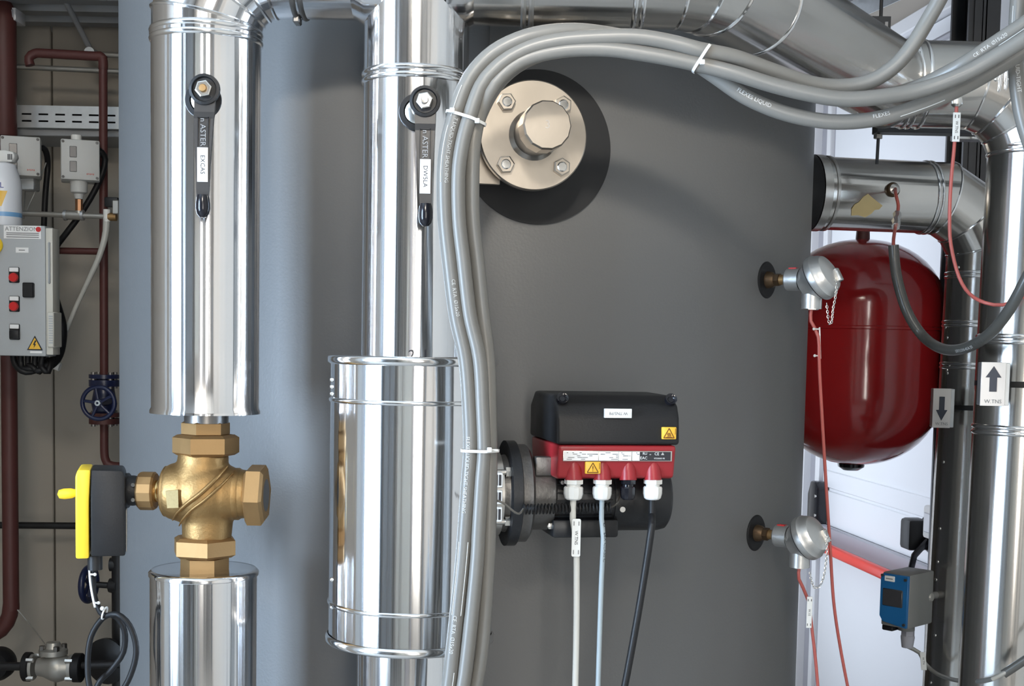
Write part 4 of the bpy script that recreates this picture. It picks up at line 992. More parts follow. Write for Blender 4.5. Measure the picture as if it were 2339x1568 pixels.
def hose_line(key, pa, pb, side, mat='print_white', w=.0006):
    o, p, r = HOSES[key]
    ia = min(range(len(p)), key=lambda i: (proj(p[i])[0]-pa[0])**2+(proj(p[i])[1]-pa[1])**2)
    ib = min(range(len(p)), key=lambda i: (proj(p[i])[0]-pb[0])**2+(proj(p[i])[1]-pb[1])**2)
    if ib < ia: ia, ib = ib, ia
    pts = []
    for i in range(ia, ib+1):
        t = (p[min(i+1, len(p)-1)]-p[max(0, i-1)]).normalized(); v = (CAM-p[i]).normalized(); v = (v-t*v.dot(t)).normalized(); s_ = t.cross(v)
        pts.append(p[i]+(v*math.cos(side)+s_*math.sin(side))*(r+.0001))
    if len(pts) > 1: MB().tube(pts, w, 6).build('print_line', mat, o)
hose_text('A', 'T LIQUID-TIGHT SHEATHING', 1035, 268, .0066, .25, True)
hose_text('A', 'CE  RTA  \u00d815x20', 1035, 648, .0066, .2, True)
hose_text('A', 'FLEXES LIQUID-TIGHT SHEATHING', 1074, 990, .0066, -.3, True)
hose_text('A', 'CE  RTA  \u00d815x20', 1043, 1410, .0070, -.2, True)
hose_text('A', 'FLEXES LIQUID', 1690, 214, .0075, .3, False)
hose_text('A', 'FLEXES', 1998, 270, .0075, .35, False)
hose_text('D', 'CE  RTA  \u00d815x20', 2216, 140, .0066, .15, False)
hose_text('E', 'LIQUID-TIGHT', 2320, 130, .0075, .2, False)
hose_text('F', 'SIRFLON 45A 20', 2192, 799, .0075, -.2, False)
hose_line('A', (1030, 290), (1016, 420), -.5); hose_line('A', (1062, 200), (1037, 262), -.45)
hose_line('A', (1060, 1230), (1040, 1400), .6); hose_line('A', (1060, 1230), (1040, 1400), -.65); hose_line('A', (1028, 1540), (1010, 1640), .5)
hose_line('D', (2130, 182), (2200, 148), .5); hose_line('D', (2275, 96), (2345, 52), .55)
hose_line('A', (2045, 262), (2140, 226), .5)
hose_line('E', (2325, 10), (2320, 110), .55)

# cable ties round the bundle
def bundle_tie(keys, px, py, label, grow=.0016):
    cs = []
    for k in keys:
        o, p, r = HOSES[k]; i = min(range(2, len(p)-2), key=lambda i: (proj(p[i])[0]-px)**2+(proj(p[i])[1]-py)**2)
        cs.append((p[i], (p[i+1]-p[i-1]).normalized(), r))
    t = cs[0][1]; c = sum((q for q, _, _ in cs), Vector())/len(cs)
    v = (CAM-c).normalized(); v = (v-t*v.dot(t)).normalized(); s_ = t.cross(v)
    pts2 = []
    for q, _, r in cs:
        d = q-c; d = d-t*d.dot(t)
        for k in range(24):
            a = 2*math.pi*k/24; pts2.append((d.dot(s_)+(r+grow)*math.cos(a), d.dot(v)+(r+grow)*math.sin(a)))
    pts2 = sorted(set(pts2))
    def half(P):
        h = []
        for q in P:
            while len(h) > 1 and (h[-1][0]-h[-2][0])*(q[1]-h[-2][1])-(h[-1][1]-h[-2][1])*(q[0]-h[-2][0]) <= 0: h.pop()
            h.append(q)
        return h
    hull = half(pts2)[:-1]+half(pts2[::-1])[:-1]
    loop = [c+s_*a+v*b for a, b in hull]
    tt = thing('cable_tie', label, 'cable tie', c)
    vs = []; fs = []; N = len(loop)
    for q in loop:
        d = (q-c).normalized(); vs += [q-t*.0019, q+t*.0019, q+t*.0019+d*.0012, q-t*.0019+d*.0012]
    for i in range(N):
        j = (i+1) % N
        for k in range(4): fs.append([4*i+k, 4*i+(k+1) % 4, 4*j+(k+1) % 4, 4*j+k])
    MB().add(vs, fs).build('strap', 'white_plastic', tt)
    return tt, c, t, v, s_, hull
def tie_head(tt, P):
    MB(Fr(P)).box(-.0032, .0032, -.003, .003, -.0032, .0032, .001, 2).build('tie_head', 'white_plastic', tt)
r = bundle_tie(('A', 'B', 'C'), 1070, 272, 'white cable tie round the hose bundle beside the steel flange')
tie_head(r[0], at(1033, 252, Yh-.013)); tie_head(r[0], at(1090, 276, Yh-.010))
MB().tube([at(1033, 252, Yh-.013), at(1020, 254, Yh-.014)], .0014, 8).build('tail', 'white_plastic', r[0])
r = bundle_tie(('A', 'B', 'C'), 1100, 1028, 'white cable tie round the hose bundle beside the pump flange')
tie_head(r[0], at(1118, 1028, Yh-.012)); MB().tube([at(1118, 1028, Yh-.012), at(1137, 1029, Yh-.010)], .0014, 8).build('tail', 'white_plastic', r[0])
r = bundle_tie(('A', 'B', 'C'), 1604, 135, 'white cable tie round the hoses under the overhead pipe')
tie_head(r[0], at(1604, 142, Yh-.014))
# ------------------------------------------------------------------ thermocouple heads on the tank
def thermo(px, py, label, chain_px, cable_pts, cable_label, tag_lab, tagpx, side_tag):
    h = tank_hit(px, py); a = math.atan2(h.x-TX, -(h.y-TY)); n = Vector((math.sin(a), -math.cos(a), 0)); tx = Vector((math.cos(a), math.sin(a), 0))
    t = thing('thermocouple_head', label, 'sensor', h)
    S = 1.12
    MB().lathe([(0, -.006), (.0325, -.006), (.0325, .0), (.030, .002), (0, .002)], 40, axis_frame(h, n)).build('rosette', 'black_rubber', t)
    MB().lathe([(0, 0), (.0155, 0), (.014, .010), (.010, .016), (0, .016)], 24, axis_frame(h, n)).build('well', 'bronze_dark', t)
    MB().hexa(h, n, .0115, .016, .026, .1, .2).build('hex_nut', 'bronze_dark', t, ang=22)
    MB().cyl(h, n, .0085, .042, 16, .026).build('brass_stem', 'brass', t)
    MB().lathe([(0, .040), (.0185, .040), (.0195, .042), (.0195, .066), (0, .066)], 32, axis_frame(h, n)).build('sleeve', 'cast_alu', t, ang=25)
    MB().lathe([(0, .066), (.0165, .066), (.0165, .071), (0, .071)], 32, axis_frame(h, n)).build('sleeve_gasket', 'black_rubber', t)
    MB(Fr(h+n*.050+Vector((0, 0, .0193)), n)).box(-.006, .008, -.006, .004, -.001, .001).build('red_mark', 'button_red', t)
    # body: drum on the sleeve, oblique seam, domed cap with its hinge lug
    up = Vector((0, 0, 1)); ca = (n*.82+up*.45).normalized()
    hc = h+n*.090-up*.002
    bd = MB().lathe([(0, -.024), (.022, -.024), (.026, -.014), (.035, -.001), (.0385, .001), (0, .001)], 40, axis_frame(hc+n*.003, ca)).lathe([(0, .069), (.021, .069), (.0235, .073), (.0235, .090), (0, .094)], 32, axis_frame(h, n))\
        .cyl(hc-n*.003-up*.006, -up, .0175, .043, 28).build('head_body', 'cast_alu', t, ang=40)
    MB().lathe([(0, .001), (.0382, .001), (.0382, .003), (0, .003)], 40, axis_frame(hc+n*.003, ca)).build('seal', 'black_rubber', t)
    cap = MB().lathe([(0, .003), (.0398, .003), (.0405, .006), (.0398, .014), (.037, .0175), (.0362, .021), (.031, .029), (.019, .034), (0, .036)], 40, axis_frame(hc+n*.003, ca)).build('cap', 'cast_alu', t, ang=28)
    side = ca.cross(tx).normalized()
    lugc = hc+n*.003+ca*.026+n*.012-up*.004+tx*.010
    lf = Fr(lugc, tx, ca)
    MB(lf).box(-.006, .006, -.012, .012, -.004, .006, .0015, 1).build('cap_lug', 'zinc', cap)
    MB().hexa(hc-n*.003-up*.045, -up, .0130, 0, .006, .1, .1).build('gland', 'steel', t, ang=22)
    # safety chain
    Yc = (hc+n*.03).y-.012
    cp = pxpath([(x, y, Yc) for x, y in chain_px], .0034)
    mb = MB(); k = 0; acc = 0
    L = [0]
    for i in range(1, len(cp)): L.append(L[-1]+(cp[i]-cp[i-1]).length)
    d = 0; j = 0
    while d < L[-1]-.002:
        while j < len(L)-2 and L[j+1] < d: j += 1
        q = cp[j].lerp(cp[j+1], (d-L[j])/max(1e-6, L[j+1]-L[j])); tg = (cp[j+1]-cp[j]).normalized()
        s1 = tg.cross(Vector((0, 1, 0))).normalized(); s2 = tg.cross(s1)
        s_ = s1 if k % 2 else (s1*.35+s2*.9)
        mb.tube([q+tg*(.0029*math.cos(2*math.pi*e/10))+s_*(.0017*math.sin(2*math.pi*e/10)) for e in range(10)], .0006, 5, closed=True)
        d += .0042; k += 1
    mb.build('safety_chain', 'zinc', t)
    # red cable out of the gland
    g = hc-n*.003-up*.050
    p = smooth_path([g, g-up*.02]+[at(*q) for q in cable_pts], .02)
    o = MB().tube(p, .0029, 10).build('sensor_cable', 'cable_red'); tag(o, cable_label, 'cable')
    Yt = g.y-.005
    tt = thing('cable_marker', tag_lab, 'cable marker', at(*tagpx[0], Yt))
    if side_tag:
        q0, q1 = at(*tagpx[0], Yt), at(*tagpx[1], Yt)
        MB().tube([q0, q1], .0013, 8).build('strip', 'white_plastic', tt)
        for (px_, py_) in ((1859, 752), (1861, 813)):
            e = at(px_, py_, Yt-.002); MB().tube([e, e+Vector((.010, 0, 0))], .0013, 8).build('tie_tail', 'cable_white', tt); MB().sphere(e, .0026, 10, 6).build('tie_head', 'cable_white', tt)
    else:
        q0, q1 = at(*tagpx[0], Yt), at(*tagpx[1], Yt); c = (q0+q1)/2; F = Fr(c, Vector((1, 0, 0)), q0-q1); hl = (q0-q1).length/2
        MB(F).box(-.0048, .0048, -.001, .001, -hl, hl, .0006, 1).build('plate', 'white_plastic', tt)
        mb = MB(F)
        for zz in (hl-.006, -hl+.006):
            for sx in (-1, 1): mb.box(sx*.0028-.0005, sx*.0028+.0005, -.0015, -.0008, zz-.002, zz+.002)
        mb.build('slot', 'ink', tt, smooth=False)
        MB().text('W.1S', .0055, lambda x, y: F.w(y, -.0013, -x)).build('tag_text', 'ink', tt)
thermo(1752, 640, 'upper grey thermocouple head on the tank, in front of the red vessel',
       [(1899, 632), (1910, 652), (1908, 680), (1903, 705), (1899, 738), (1893, 735), (1890, 712), (1888, 692)],
       [(1869, 770, 2.30), (1872, 850, 2.30), (1884, 1060, 2.32), (1896, 1250, 2.34), (1907, 1400, 2.36), (1936, 1568, 2.38), (1965, 1690, 2.40)],
       'red cable from the upper thermocouple head, hanging past the red vessel', 'thin white marker on the upper red thermocouple cable', ((1872, 748), (1874, 820)), True)
thermo(1727, 1218, 'lower grey thermocouple head on the tank, in front of the white door',
       [(1888, 1228), (1889, 1260), (1886, 1290), (1881, 1320), (1872, 1340), (1860, 1342), (1853, 1325), (1850, 1308)],
       [(1846, 1372, 2.32), (1856, 1450, 2.32), (1862, 1500, 2.32), (1868, 1568, 2.32), (1875, 1690, 2.32)],
       'red cable from the lower thermocouple head with a white tag', 'white tag on the lower red thermocouple cable', ((1845, 1364), (1852, 1435)), False)

# ------------------------------------------------------------------ red expansion vessel
def vessel():
    Y = 3.55; c = at(1961, 800, Y)
    xr = at(2147, 760, Y).x; R = xr-c.x
    zt = at(1961, 547, Y).z; zb = at(1958, 1062, Y).z; zs1 = at(1961, 698, Y).z; zs0 = at(1961, 902, Y).z
    t = thing('expansion_vessel', 'big glossy red expansion vessel hanging in front of the white door', 'vessel', (c.x, Y, zb))
    p = [(0, zb)]
    for i in range(1, 12):
        q = math.pi/2*i/11; p.append((R*math.sin(q)**.94, zs0-(zs0-zb)*math.cos(q)))
    zm = (zs0+zs1)/2
    zseam = at(1961, 752, Y).z
    p += [(R, zseam-.004), (R+.0025, zseam-.002), (R+.0025, zseam+.004), (R, zseam+.006)]
    for i in range(11, 0, -1):
        q = math.pi/2*i/11; p.append((R*math.sin(q)**.94, zs1+(zt-zs1)*math.cos(q)))
    p.append((0, zt))
    MB().lathe(p, 128, Matrix.Translation((c.x, Y, 0))).build('shell', 'vessel_red', t, ang=50)
    MB().lathe([(0, zt-.01), (.019, zt-.01), (.017, zt+.03), (0, zt+.03)], 24, Matrix.Translation((c.x, Y, 0))).build('nozzle', 'oxide_red', t)
    MB().lathe([(0, -.016), (.02, -.015), (.034, -.006), (.036, .004), (0, .004)], 28, Matrix.Translation((c.x-.008, Y, zb))).build('valve_cap', 'black_gloss', t)
    e = Vector((c.x, Y, zt+.02))
    MB().tube(smooth_path([e, e+Vector((0, 0, .04)), e+Vector((.02, .02, .075)), e+Vector((.12, .06, .08)), e+Vector((.40, .08, .08))], .015), .0135, 14).build('feed_pipe', 'oxide_red', t)
vessel()

# ------------------------------------------------------------------ probes and cables on the clad pipes at the right
def probes():
    h = ray_cyl(2038, 434, S6, dO, Ro); n = (h-(S6+dO*(h-S6).dot(dO))).normalized()
    t = thing('pipe_probe', 'round probe with foil-wrapped red lead on the outlet pipe', 'sensor', h)
    MB().lathe([(0, -.003), (.0150, -.003), (.0155, .004), (.013, .007), (0, .007)], 28, axis_frame(h, n)).build('grommet', 'bronze_dark', t)
    MB().lathe([(0, .006), (.011, .006), (.011, .013), (.004, .016), (0, .016)], 24, axis_frame(h, n)).build('probe_head', 'steel', t)
    p = smooth_path([h+n*.014, at(2046, 444, 2.745), at(2052, 470, 2.73), at(2049, 492, 2.72), at(2045, 520, 2.66), at(2041, 548, 2.60), at(2041, 572, 2.56)], .008)
    MB().tube(p, .0034, 10).build('lead', 'cable_red', t)
    a, b = at(2049, 489, 2.72), at(2046, 518, 2.665)
    MB().tube([a, a.lerp(b, .3)+Vector((.002, 0, 0)), a.lerp(b, .55)-Vector((.001, 0, 0)), a.lerp(b, .8)+Vector((.001, 0, 0)), b], [.0085, .0078, .0088, .0080, .0086], 7).build('foil_wrap', 'foil', t, ang=10)
    # second probe under the overhead pipe with its long red lead
    g = at(2186, 222, Yp-Rr-.002)
    t = thing('pipe_probe', 'chrome probe under the overhead pipe with tagged red lead', 'sensor', g)
    MB().lathe([(0, .02), (.0075, .02), (.008, 0), (.0098, -.006), (.0098, -.013), (.006, -.017), (0, -.017)], 20, Matrix.Translation(g)).build('probe_head', 'zinc', t, ang=25)
    MB().cyl(g+Vector((0, 0, .01)), (0, 1, .12), .006, .05, 12).build('probe_well', 'steel', t)
    Yq = g.y
    p = smooth_path([g-Vector((0, 0, .014)), at(2184, 262, Yq), at(2180, 330, Yq), at(2172, 420, Yq), at(2169, 500, Yq), at(2172, 560, Yq), at(2190, 632, Yq), at(2215, 672, Yq-.02), at(2250, 692, Yq-.05), at(2290, 697, Yq-.06), at(2330, 682, Yq-.06), at(2370, 655, Yq-.06), at(2460, 560, Yq-.06), at(2520, 420, Yq-.05)], .012)
    o = MB().tube(p, .0032, 10).build('sensor_cable', 'cable_red'); tag(o, 'red lead drooping from the overhead pipe across the right-hand pipes', 'cable')
    q0, q1 = at(2187, 257, Yq-.005), at(2182, 324, Yq-.005); c = (q0+q1)/2; F = Fr(c, Vector((1, 0, 0)), q0-q1); hl = (q0-q1).length/2
    tt = thing('cable_marker', 'white tag on the red lead below the overhead pipe', 'cable marker', c)
    MB(F).box(-.0066, .0066, -.001, .001, -hl, hl, .0006, 1).build('plate', 'white_plastic', tt)
    mb = MB(F)
    for zz in (hl-.007, -hl+.007):
        for sx in (-1, 1): mb.box(sx*.0030-.0006, sx*.0030+.0006, -.0015, -.0008, zz-.0028, zz+.0028)
    mb.build('slot', 'ink', tt, smooth=False)
    MB().text('W.TNS', .0068, lambda x, y: F.w(y, -.0013, -x)).build('tag_text', 'ink', tt)
probes()

# ------------------------------------------------------------------ flow-direction signs
def sign(px0, py0, px1, py1, Y, up, label, pcx, pcy, pr, strap_py, knob):
    c = at((px0+px1)/2, (py0+py1)/2, Y); F = Fr(c, (math.cos(.10), math.sin(-.10), 0))
    w_ = mp(px1-px0, Y)/2; h_ = mp(py1-py0, Y)/2
    t = thing('flow_sign', label, 'sign', c)
    MB(F).box(-w_, w_, 0, .003, -h_, h_, .0006, 1).build('face_plate', 'sign_face', t)
    MB(F).box(-w_*.9, w_+.008, .003, .034, -h_*.98, h_*.98, .001, 1).build('holder', 'galv', t)
    s_ = 1 if up else -1; z0 = .12*h_*(1 if up else 2.2)
    k = h_*.72 if up else h_*.75
    off = h_*.10 if up else h_*.12
    A = [(-w_*.30, -k*.62), (w_*.30, -k*.62), (w_*.30, k*.28), (w_*.64, k*.28), (0, k*1.0), (-w_*.64, k*.28), (-w_*.30, k*.28)]
    MB(F).prism([(x, z*s_+off) for x, z in A][::s_], -.0010, .0005).build('arrow', 'arrow', t, smooth=False)
    MB().text('W.TNS', .0118*w_/.026, lambda x, y: F.w(x+w_*.04, -.0008, y-h_*.80)).build('lettering', 'ink_soft', t)
    zs = at(2250, strap_py, Y+.05).z
    MB().lathe([(pr+.0028, -.0055), (pr+.0042, -.0045), (pr+.0042, .0045), (pr+.0028, .0055)], 64, Matrix.Translation((pcx, pcy, zs))).build('strap', 'black_plastic', t, ang=30)
    if knob:
        h = ray_cyl(2237, 878, (pcx, pcy, 0), (0, 0, 1), pr); MB().box(h.x-.004, h.x+.006, h.y-.010, h.y, zs-.008, zs+.008, .002, 1).build('strap_buckle', 'black_plastic', t)
    MB(F).box(-w_*.4, w_*.6, .034, max(.036, (pcy-pr)-F.o.y+.03), -.012, .012).build('mount', 'black_plastic', t)
sign(2241, 828, 2296, 928, 2.335, True, 'steel flow sign with arrow pointing up on the front right pipe', Xv, Yp, Rr, 878, True)
sign(2131, 888, 2171, 978, 2.80, False, 'steel flow sign with arrow pointing down beside the red vessel', en3.x, en3.y, Ro, 934, False)

# ------------------------------------------------------------------ blue and grey sensor box
def sensor_box():
    c = at(2075, 1375, 2.80); F = Fr(c, (math.cos(math.radians(-42)), math.sin(math.radians(-42)), 0))
    # F.x runs right and towards the camera; the blue face looks left-forward
    t = thing('pressure_transmitter', 'grey box with blue face and display on the rear right pipe', 'sensor', c)
    w_, h_, d = .066, .125, .108
    # box axes: a along the blue face (towards its right edge, nearer the camera), b into the box (to the right and away)
    a = Vector((.70, -.714, 0))
    G = Fr(c, a)          # local x = a, local y = b-like (z x a)
    top = at(2075, 1316, 2.80).z-c.z; bot = at(2075, 1440, 2.80).z-c.z
    MB(G).box(-w_, 0, .004, d, bot, top, .004, 2).build('housing', 'sensor_grey', t)
    MB(G).prism([(-w_, bot+.022), (-w_+.008, bot+.010), (-.002, bot+.002), (-.001, top-.002), (-w_+.006, top-.002), (-w_, top-.010)], -.003, .005, .001, 1).build('face', 'sensor_blue', t)
    MB(G).box(-w_+.006, -.012, -.005, 0, bot+.045, bot+.083, .002, 1).build('display', 'window_dark', t)
    MB(G).box(-w_+.010, -.032, -.005, 0, top-.018, top-.006, .001, 1).build('label', 'label_white', t)
    MB(G).box(-w_+.014, -.036, -.0056, -.0045, top-.013, top-.011).build('label_text', 'ink_soft', t)
    for (x_, z_) in ((-.006, top-.010), (-.006, bot+.010), (-w_+.005, top-.006)): MB().cyl(G.w(x_, -.002, z_), -G.y, .003, .005, 12).build('screw', 'steel_dark', t)
    gl = G.w(-.03, .05, bot)
    MB().cyl(gl, (0, 0, -1), .018, .012, 20).build('gland_base', 'sensor_grey', t)
    MB().hexa(gl+Vector((.004, 0, -.010)), (0, 0, -1), .0145, 0, .016, .1).build('cable_gland', 'frame_grey', t, ang=20)
    MB().lathe([(0, .024), (.0145, .024), (.0150, .028), (.0120, .050), (0, .050)], 20, axis_frame(gl+Vector((.004, 0, -.0)), (0, 0, -1))).build('gland_nut', 'frame_grey', t)
    MB(G).box(-w_-.006, -w_+.02, .02, .05, bot-.014, bot-.002, .002, 1).build('blind_plug', 'black_plastic', t)
    # connection to the pipe
    ce = G.w(-.02, d-.002, (top+bot)/2)
    MB().tube([ce-G.y*.02, Vector((en3.x-.03, en3.y, ce.z))], .008, 16).build('pipe_connection', 'sensor_grey', t)
    MB().lathe([(0, 0), (.009, 0), (.010, .003), (.008, .006), (0, .006)], 12, axis_frame(G.w(-.003, .098, (top+bot)/2), G.x)).build('side_plug', 'conduit', t, ang=20)
    s_ = gl+Vector((.004, 0, -.048))
    p = smooth_path([s_, at(2100, 1492, s_.y), at(2112, 1515, s_.y-.01), at(2140, 1540, s_.y-.05), at(2190, 1556, s_.y-.20), at(2250, 1556, 2.35), at(2300, 1535, 2.33), at(2365, 1490, 2.32), at(2480, 1400, 2.34)], .012)
    o = MB().tube(p, .0044, 10).build('transmitter_cable', 'conduit'); tag(o, 'beige cable from the blue-faced box, crossing the right-hand pipes', 'cable')
    q0, q1 = at(2099, 1492, s_.y-.008), at(2119, 1530, s_.y-.022); c2 = (q0+q1)/2; F2 = Fr(c2, Vector((1, 0, 0)), q0-q1); hl = (q0-q1).length/2
    tt = thing('cable_marker', 'white tag on the beige cable below the blue-faced box', 'cable marker', c2)
    MB(F2).box(-.006, .006, -.001, .001, -hl, hl, .0006, 1).build('plate', 'white_plastic', tt)
    MB().text('W.TN', .006, lambda x, y: F2.w(y, -.0013, -x)).build('tag_text', 'ink', tt)
    e0, e1 = at(2292, 1541, 2.333), at(2345, 1506, 2.322)
    o = MB().tube([e0, e0.lerp(e1, .5), e1], .008, 12).build('cable_joint', 'hose_dark'); tag(o, 'dark sleeve joint on the beige cable at the right edge', 'cable joint')
sensor_box()

# ------------------------------------------------------------------ supports at the top right
def perforated(F, x0, x1, z0, z1, nx, nz, fx, fz, th, mb=None, stagger=False):
    """plate in local xz with slotted holes (thickness along y)"""
    mb = mb or MB(F); cw, ch = (x1-x0)/nx, (z1-z0)/nz
    for j in range(nz):
        for i in range(nx):
            a, c = x0+i*cw, z0+j*ch; b, d = a+cw, c+ch
            hx, hz = cw*(1-fx)/2, ch*(1-fz)/2
            p = [(a, c), (b, c), (b, d), (a, d)]; q = [(a+hx, c+hz), (b-hx, c+hz), (b-hx, d-hz), (a+hx, d-hz)]
            vs = [(u, 0, v) for u, v in p]+[(u, 0, v) for u, v in q]+[(u, th, v) for u, v in p]+[(u, th, v) for u, v in q]
            fs = []
            for k in range(4):
                l = (k+1) % 4
                fs += [[k, l, 4+l, 4+k], [8+k, 8+l, 12+l, 12+k], [4+k, 4+l, 12+l, 12+k]]
            mb.add(vs, fs)
    return mb
def top_right():
    # cable tray running along the side wall, seen from below
    zt_ = ZC+.95; p1 = at(1930, 35, 3.75); p2 = at(2022, 0, 3.55)
    o = Vector((p1.x, p1.y, zt_)); d = Vector((p2.x-p1.x, p2.y-p1.y, 0)).normalized()
    F = Fr(o-d*.02, d, Vector((d.y, -d.x, 0)))
    t = thing('cable_tray', 'perforated galvanised tray running overhead along the side wall, top right', 'cable tray', o)
    perforated(F, 0, 1.2, 0, .26, 20, 6, .58, .36, .002).build('tray_bed', 'galv_matt', t, smooth=False)
    for zz in (0, .257): MB(F).box(0, 1.2, -.05, .05, zz, zz+.003).build('side_rail', 'galv', t, smooth=False)
    for k in range(6): MB().tube([o+Vector((F.z.x*(.03+.04*k), F.z.y*(.03+.04*k), .03)), o+d*1.15+Vector((F.z.x*(.03+.04*k), F.z.y*(.03+.04*k), .03))], .017, 8).build('laid_cable', 'black_rubber', t)
    # bracket with a hanging rod
    Yb = 3.12; c0 = at(1962, 36, Yb); c1 = at(2034, 74, Yb)
    t = thing('hanger_bracket', 'dark drilled bracket on a threaded rod, top right', 'bracket', c0)
    G = Fr((c0.x, Yb, c1.z))
    W_ = c1.x-c0.x; H_ = c0.z-c1.z
    perforated(G, 0, W_, 0, H_, 4, 1, .42, .36, .003).build('plate', 'column', t, smooth=False)
    rx = at(2016, 20, Yb).x
    MB().tube([(rx, Yb+.012, c0.z-.01), (rx, Yb+.012, 3.42)], .0042, 8).build('threaded_rod', 'column', t)
    MB(G).box(0, W_, .003, .04, H_-.003, H_, 0).build('top_leg', 'column', t, smooth=False)
    MB(G).box(-.2, .0, .0, .003, H_*.2, H_).build('plate', 'column', t, smooth=False)
    # channel under the overhead pipe and its rod down to the outlet pipe
    Yr = 2.72; u0 = at(2004, 288, Yr); u1 = at(2262, 304, Yr)
    t = thing('support_channel', 'dark steel channel under the overhead pipe with a vertical rod', 'bracket', u0)
    zc = at(2130, 292, Yr).z
    MB().box(u0.x, u1.x+.1, Yr, Yr+.04, zc-.010, zc+.006, .001, 1).build('channel', 'column', t)
    MB().tube([(at(2006, 330, Yr+.02).x, Yr+.02, zc-.004), (at(2003, 372, Yr+.02).x, Yr+.02, zo+Ro-.03)], .0034, 8).build('threaded_rod', 'column', t)
    MB().hexa((at(2006, 300, Yr+.02).x, Yr+.02, zc-.012), (0, 0, -1), .009, 0, .009).build('nut', 'steel', t)
    zc2 = at(2220, 311, 2.95).z
    t = thing('cross_rail', 'thin galvanised rail behind the front right pipe elbow', 'rail', at(2185, 311, 2.95))
    MB().box(at(2182, 311, 2.95).x, at(2275, 311, 2.95).x+.2, 2.95, 2.985, zc2-.008, zc2+.008, .002, 1).build('rail', 'galv', t)
    MB().hexa((at(2220, 311, 2.95).x, 2.95, zc2), (0, -1, 0), .007, 0, .007).build('nut', 'zinc', t)
    # door closer arm
    p0, p1 = WR.L(2108, 112, -.06), WR.L(2190, 68, -.06)
    o = MB(WR).tube([(p0[0], -.06, p0[1]), (p1[0], -.06, p1[1])], .010, 8).box(p1[0]-.03, p1[0]+.01, -.06, .0, p1[1]-.015, p1[1]+.015).build('door_closer_arm', 'frame_grey'); tag(o, 'thin dark closer arm at the top of the white door', 'door closer')
top_right()
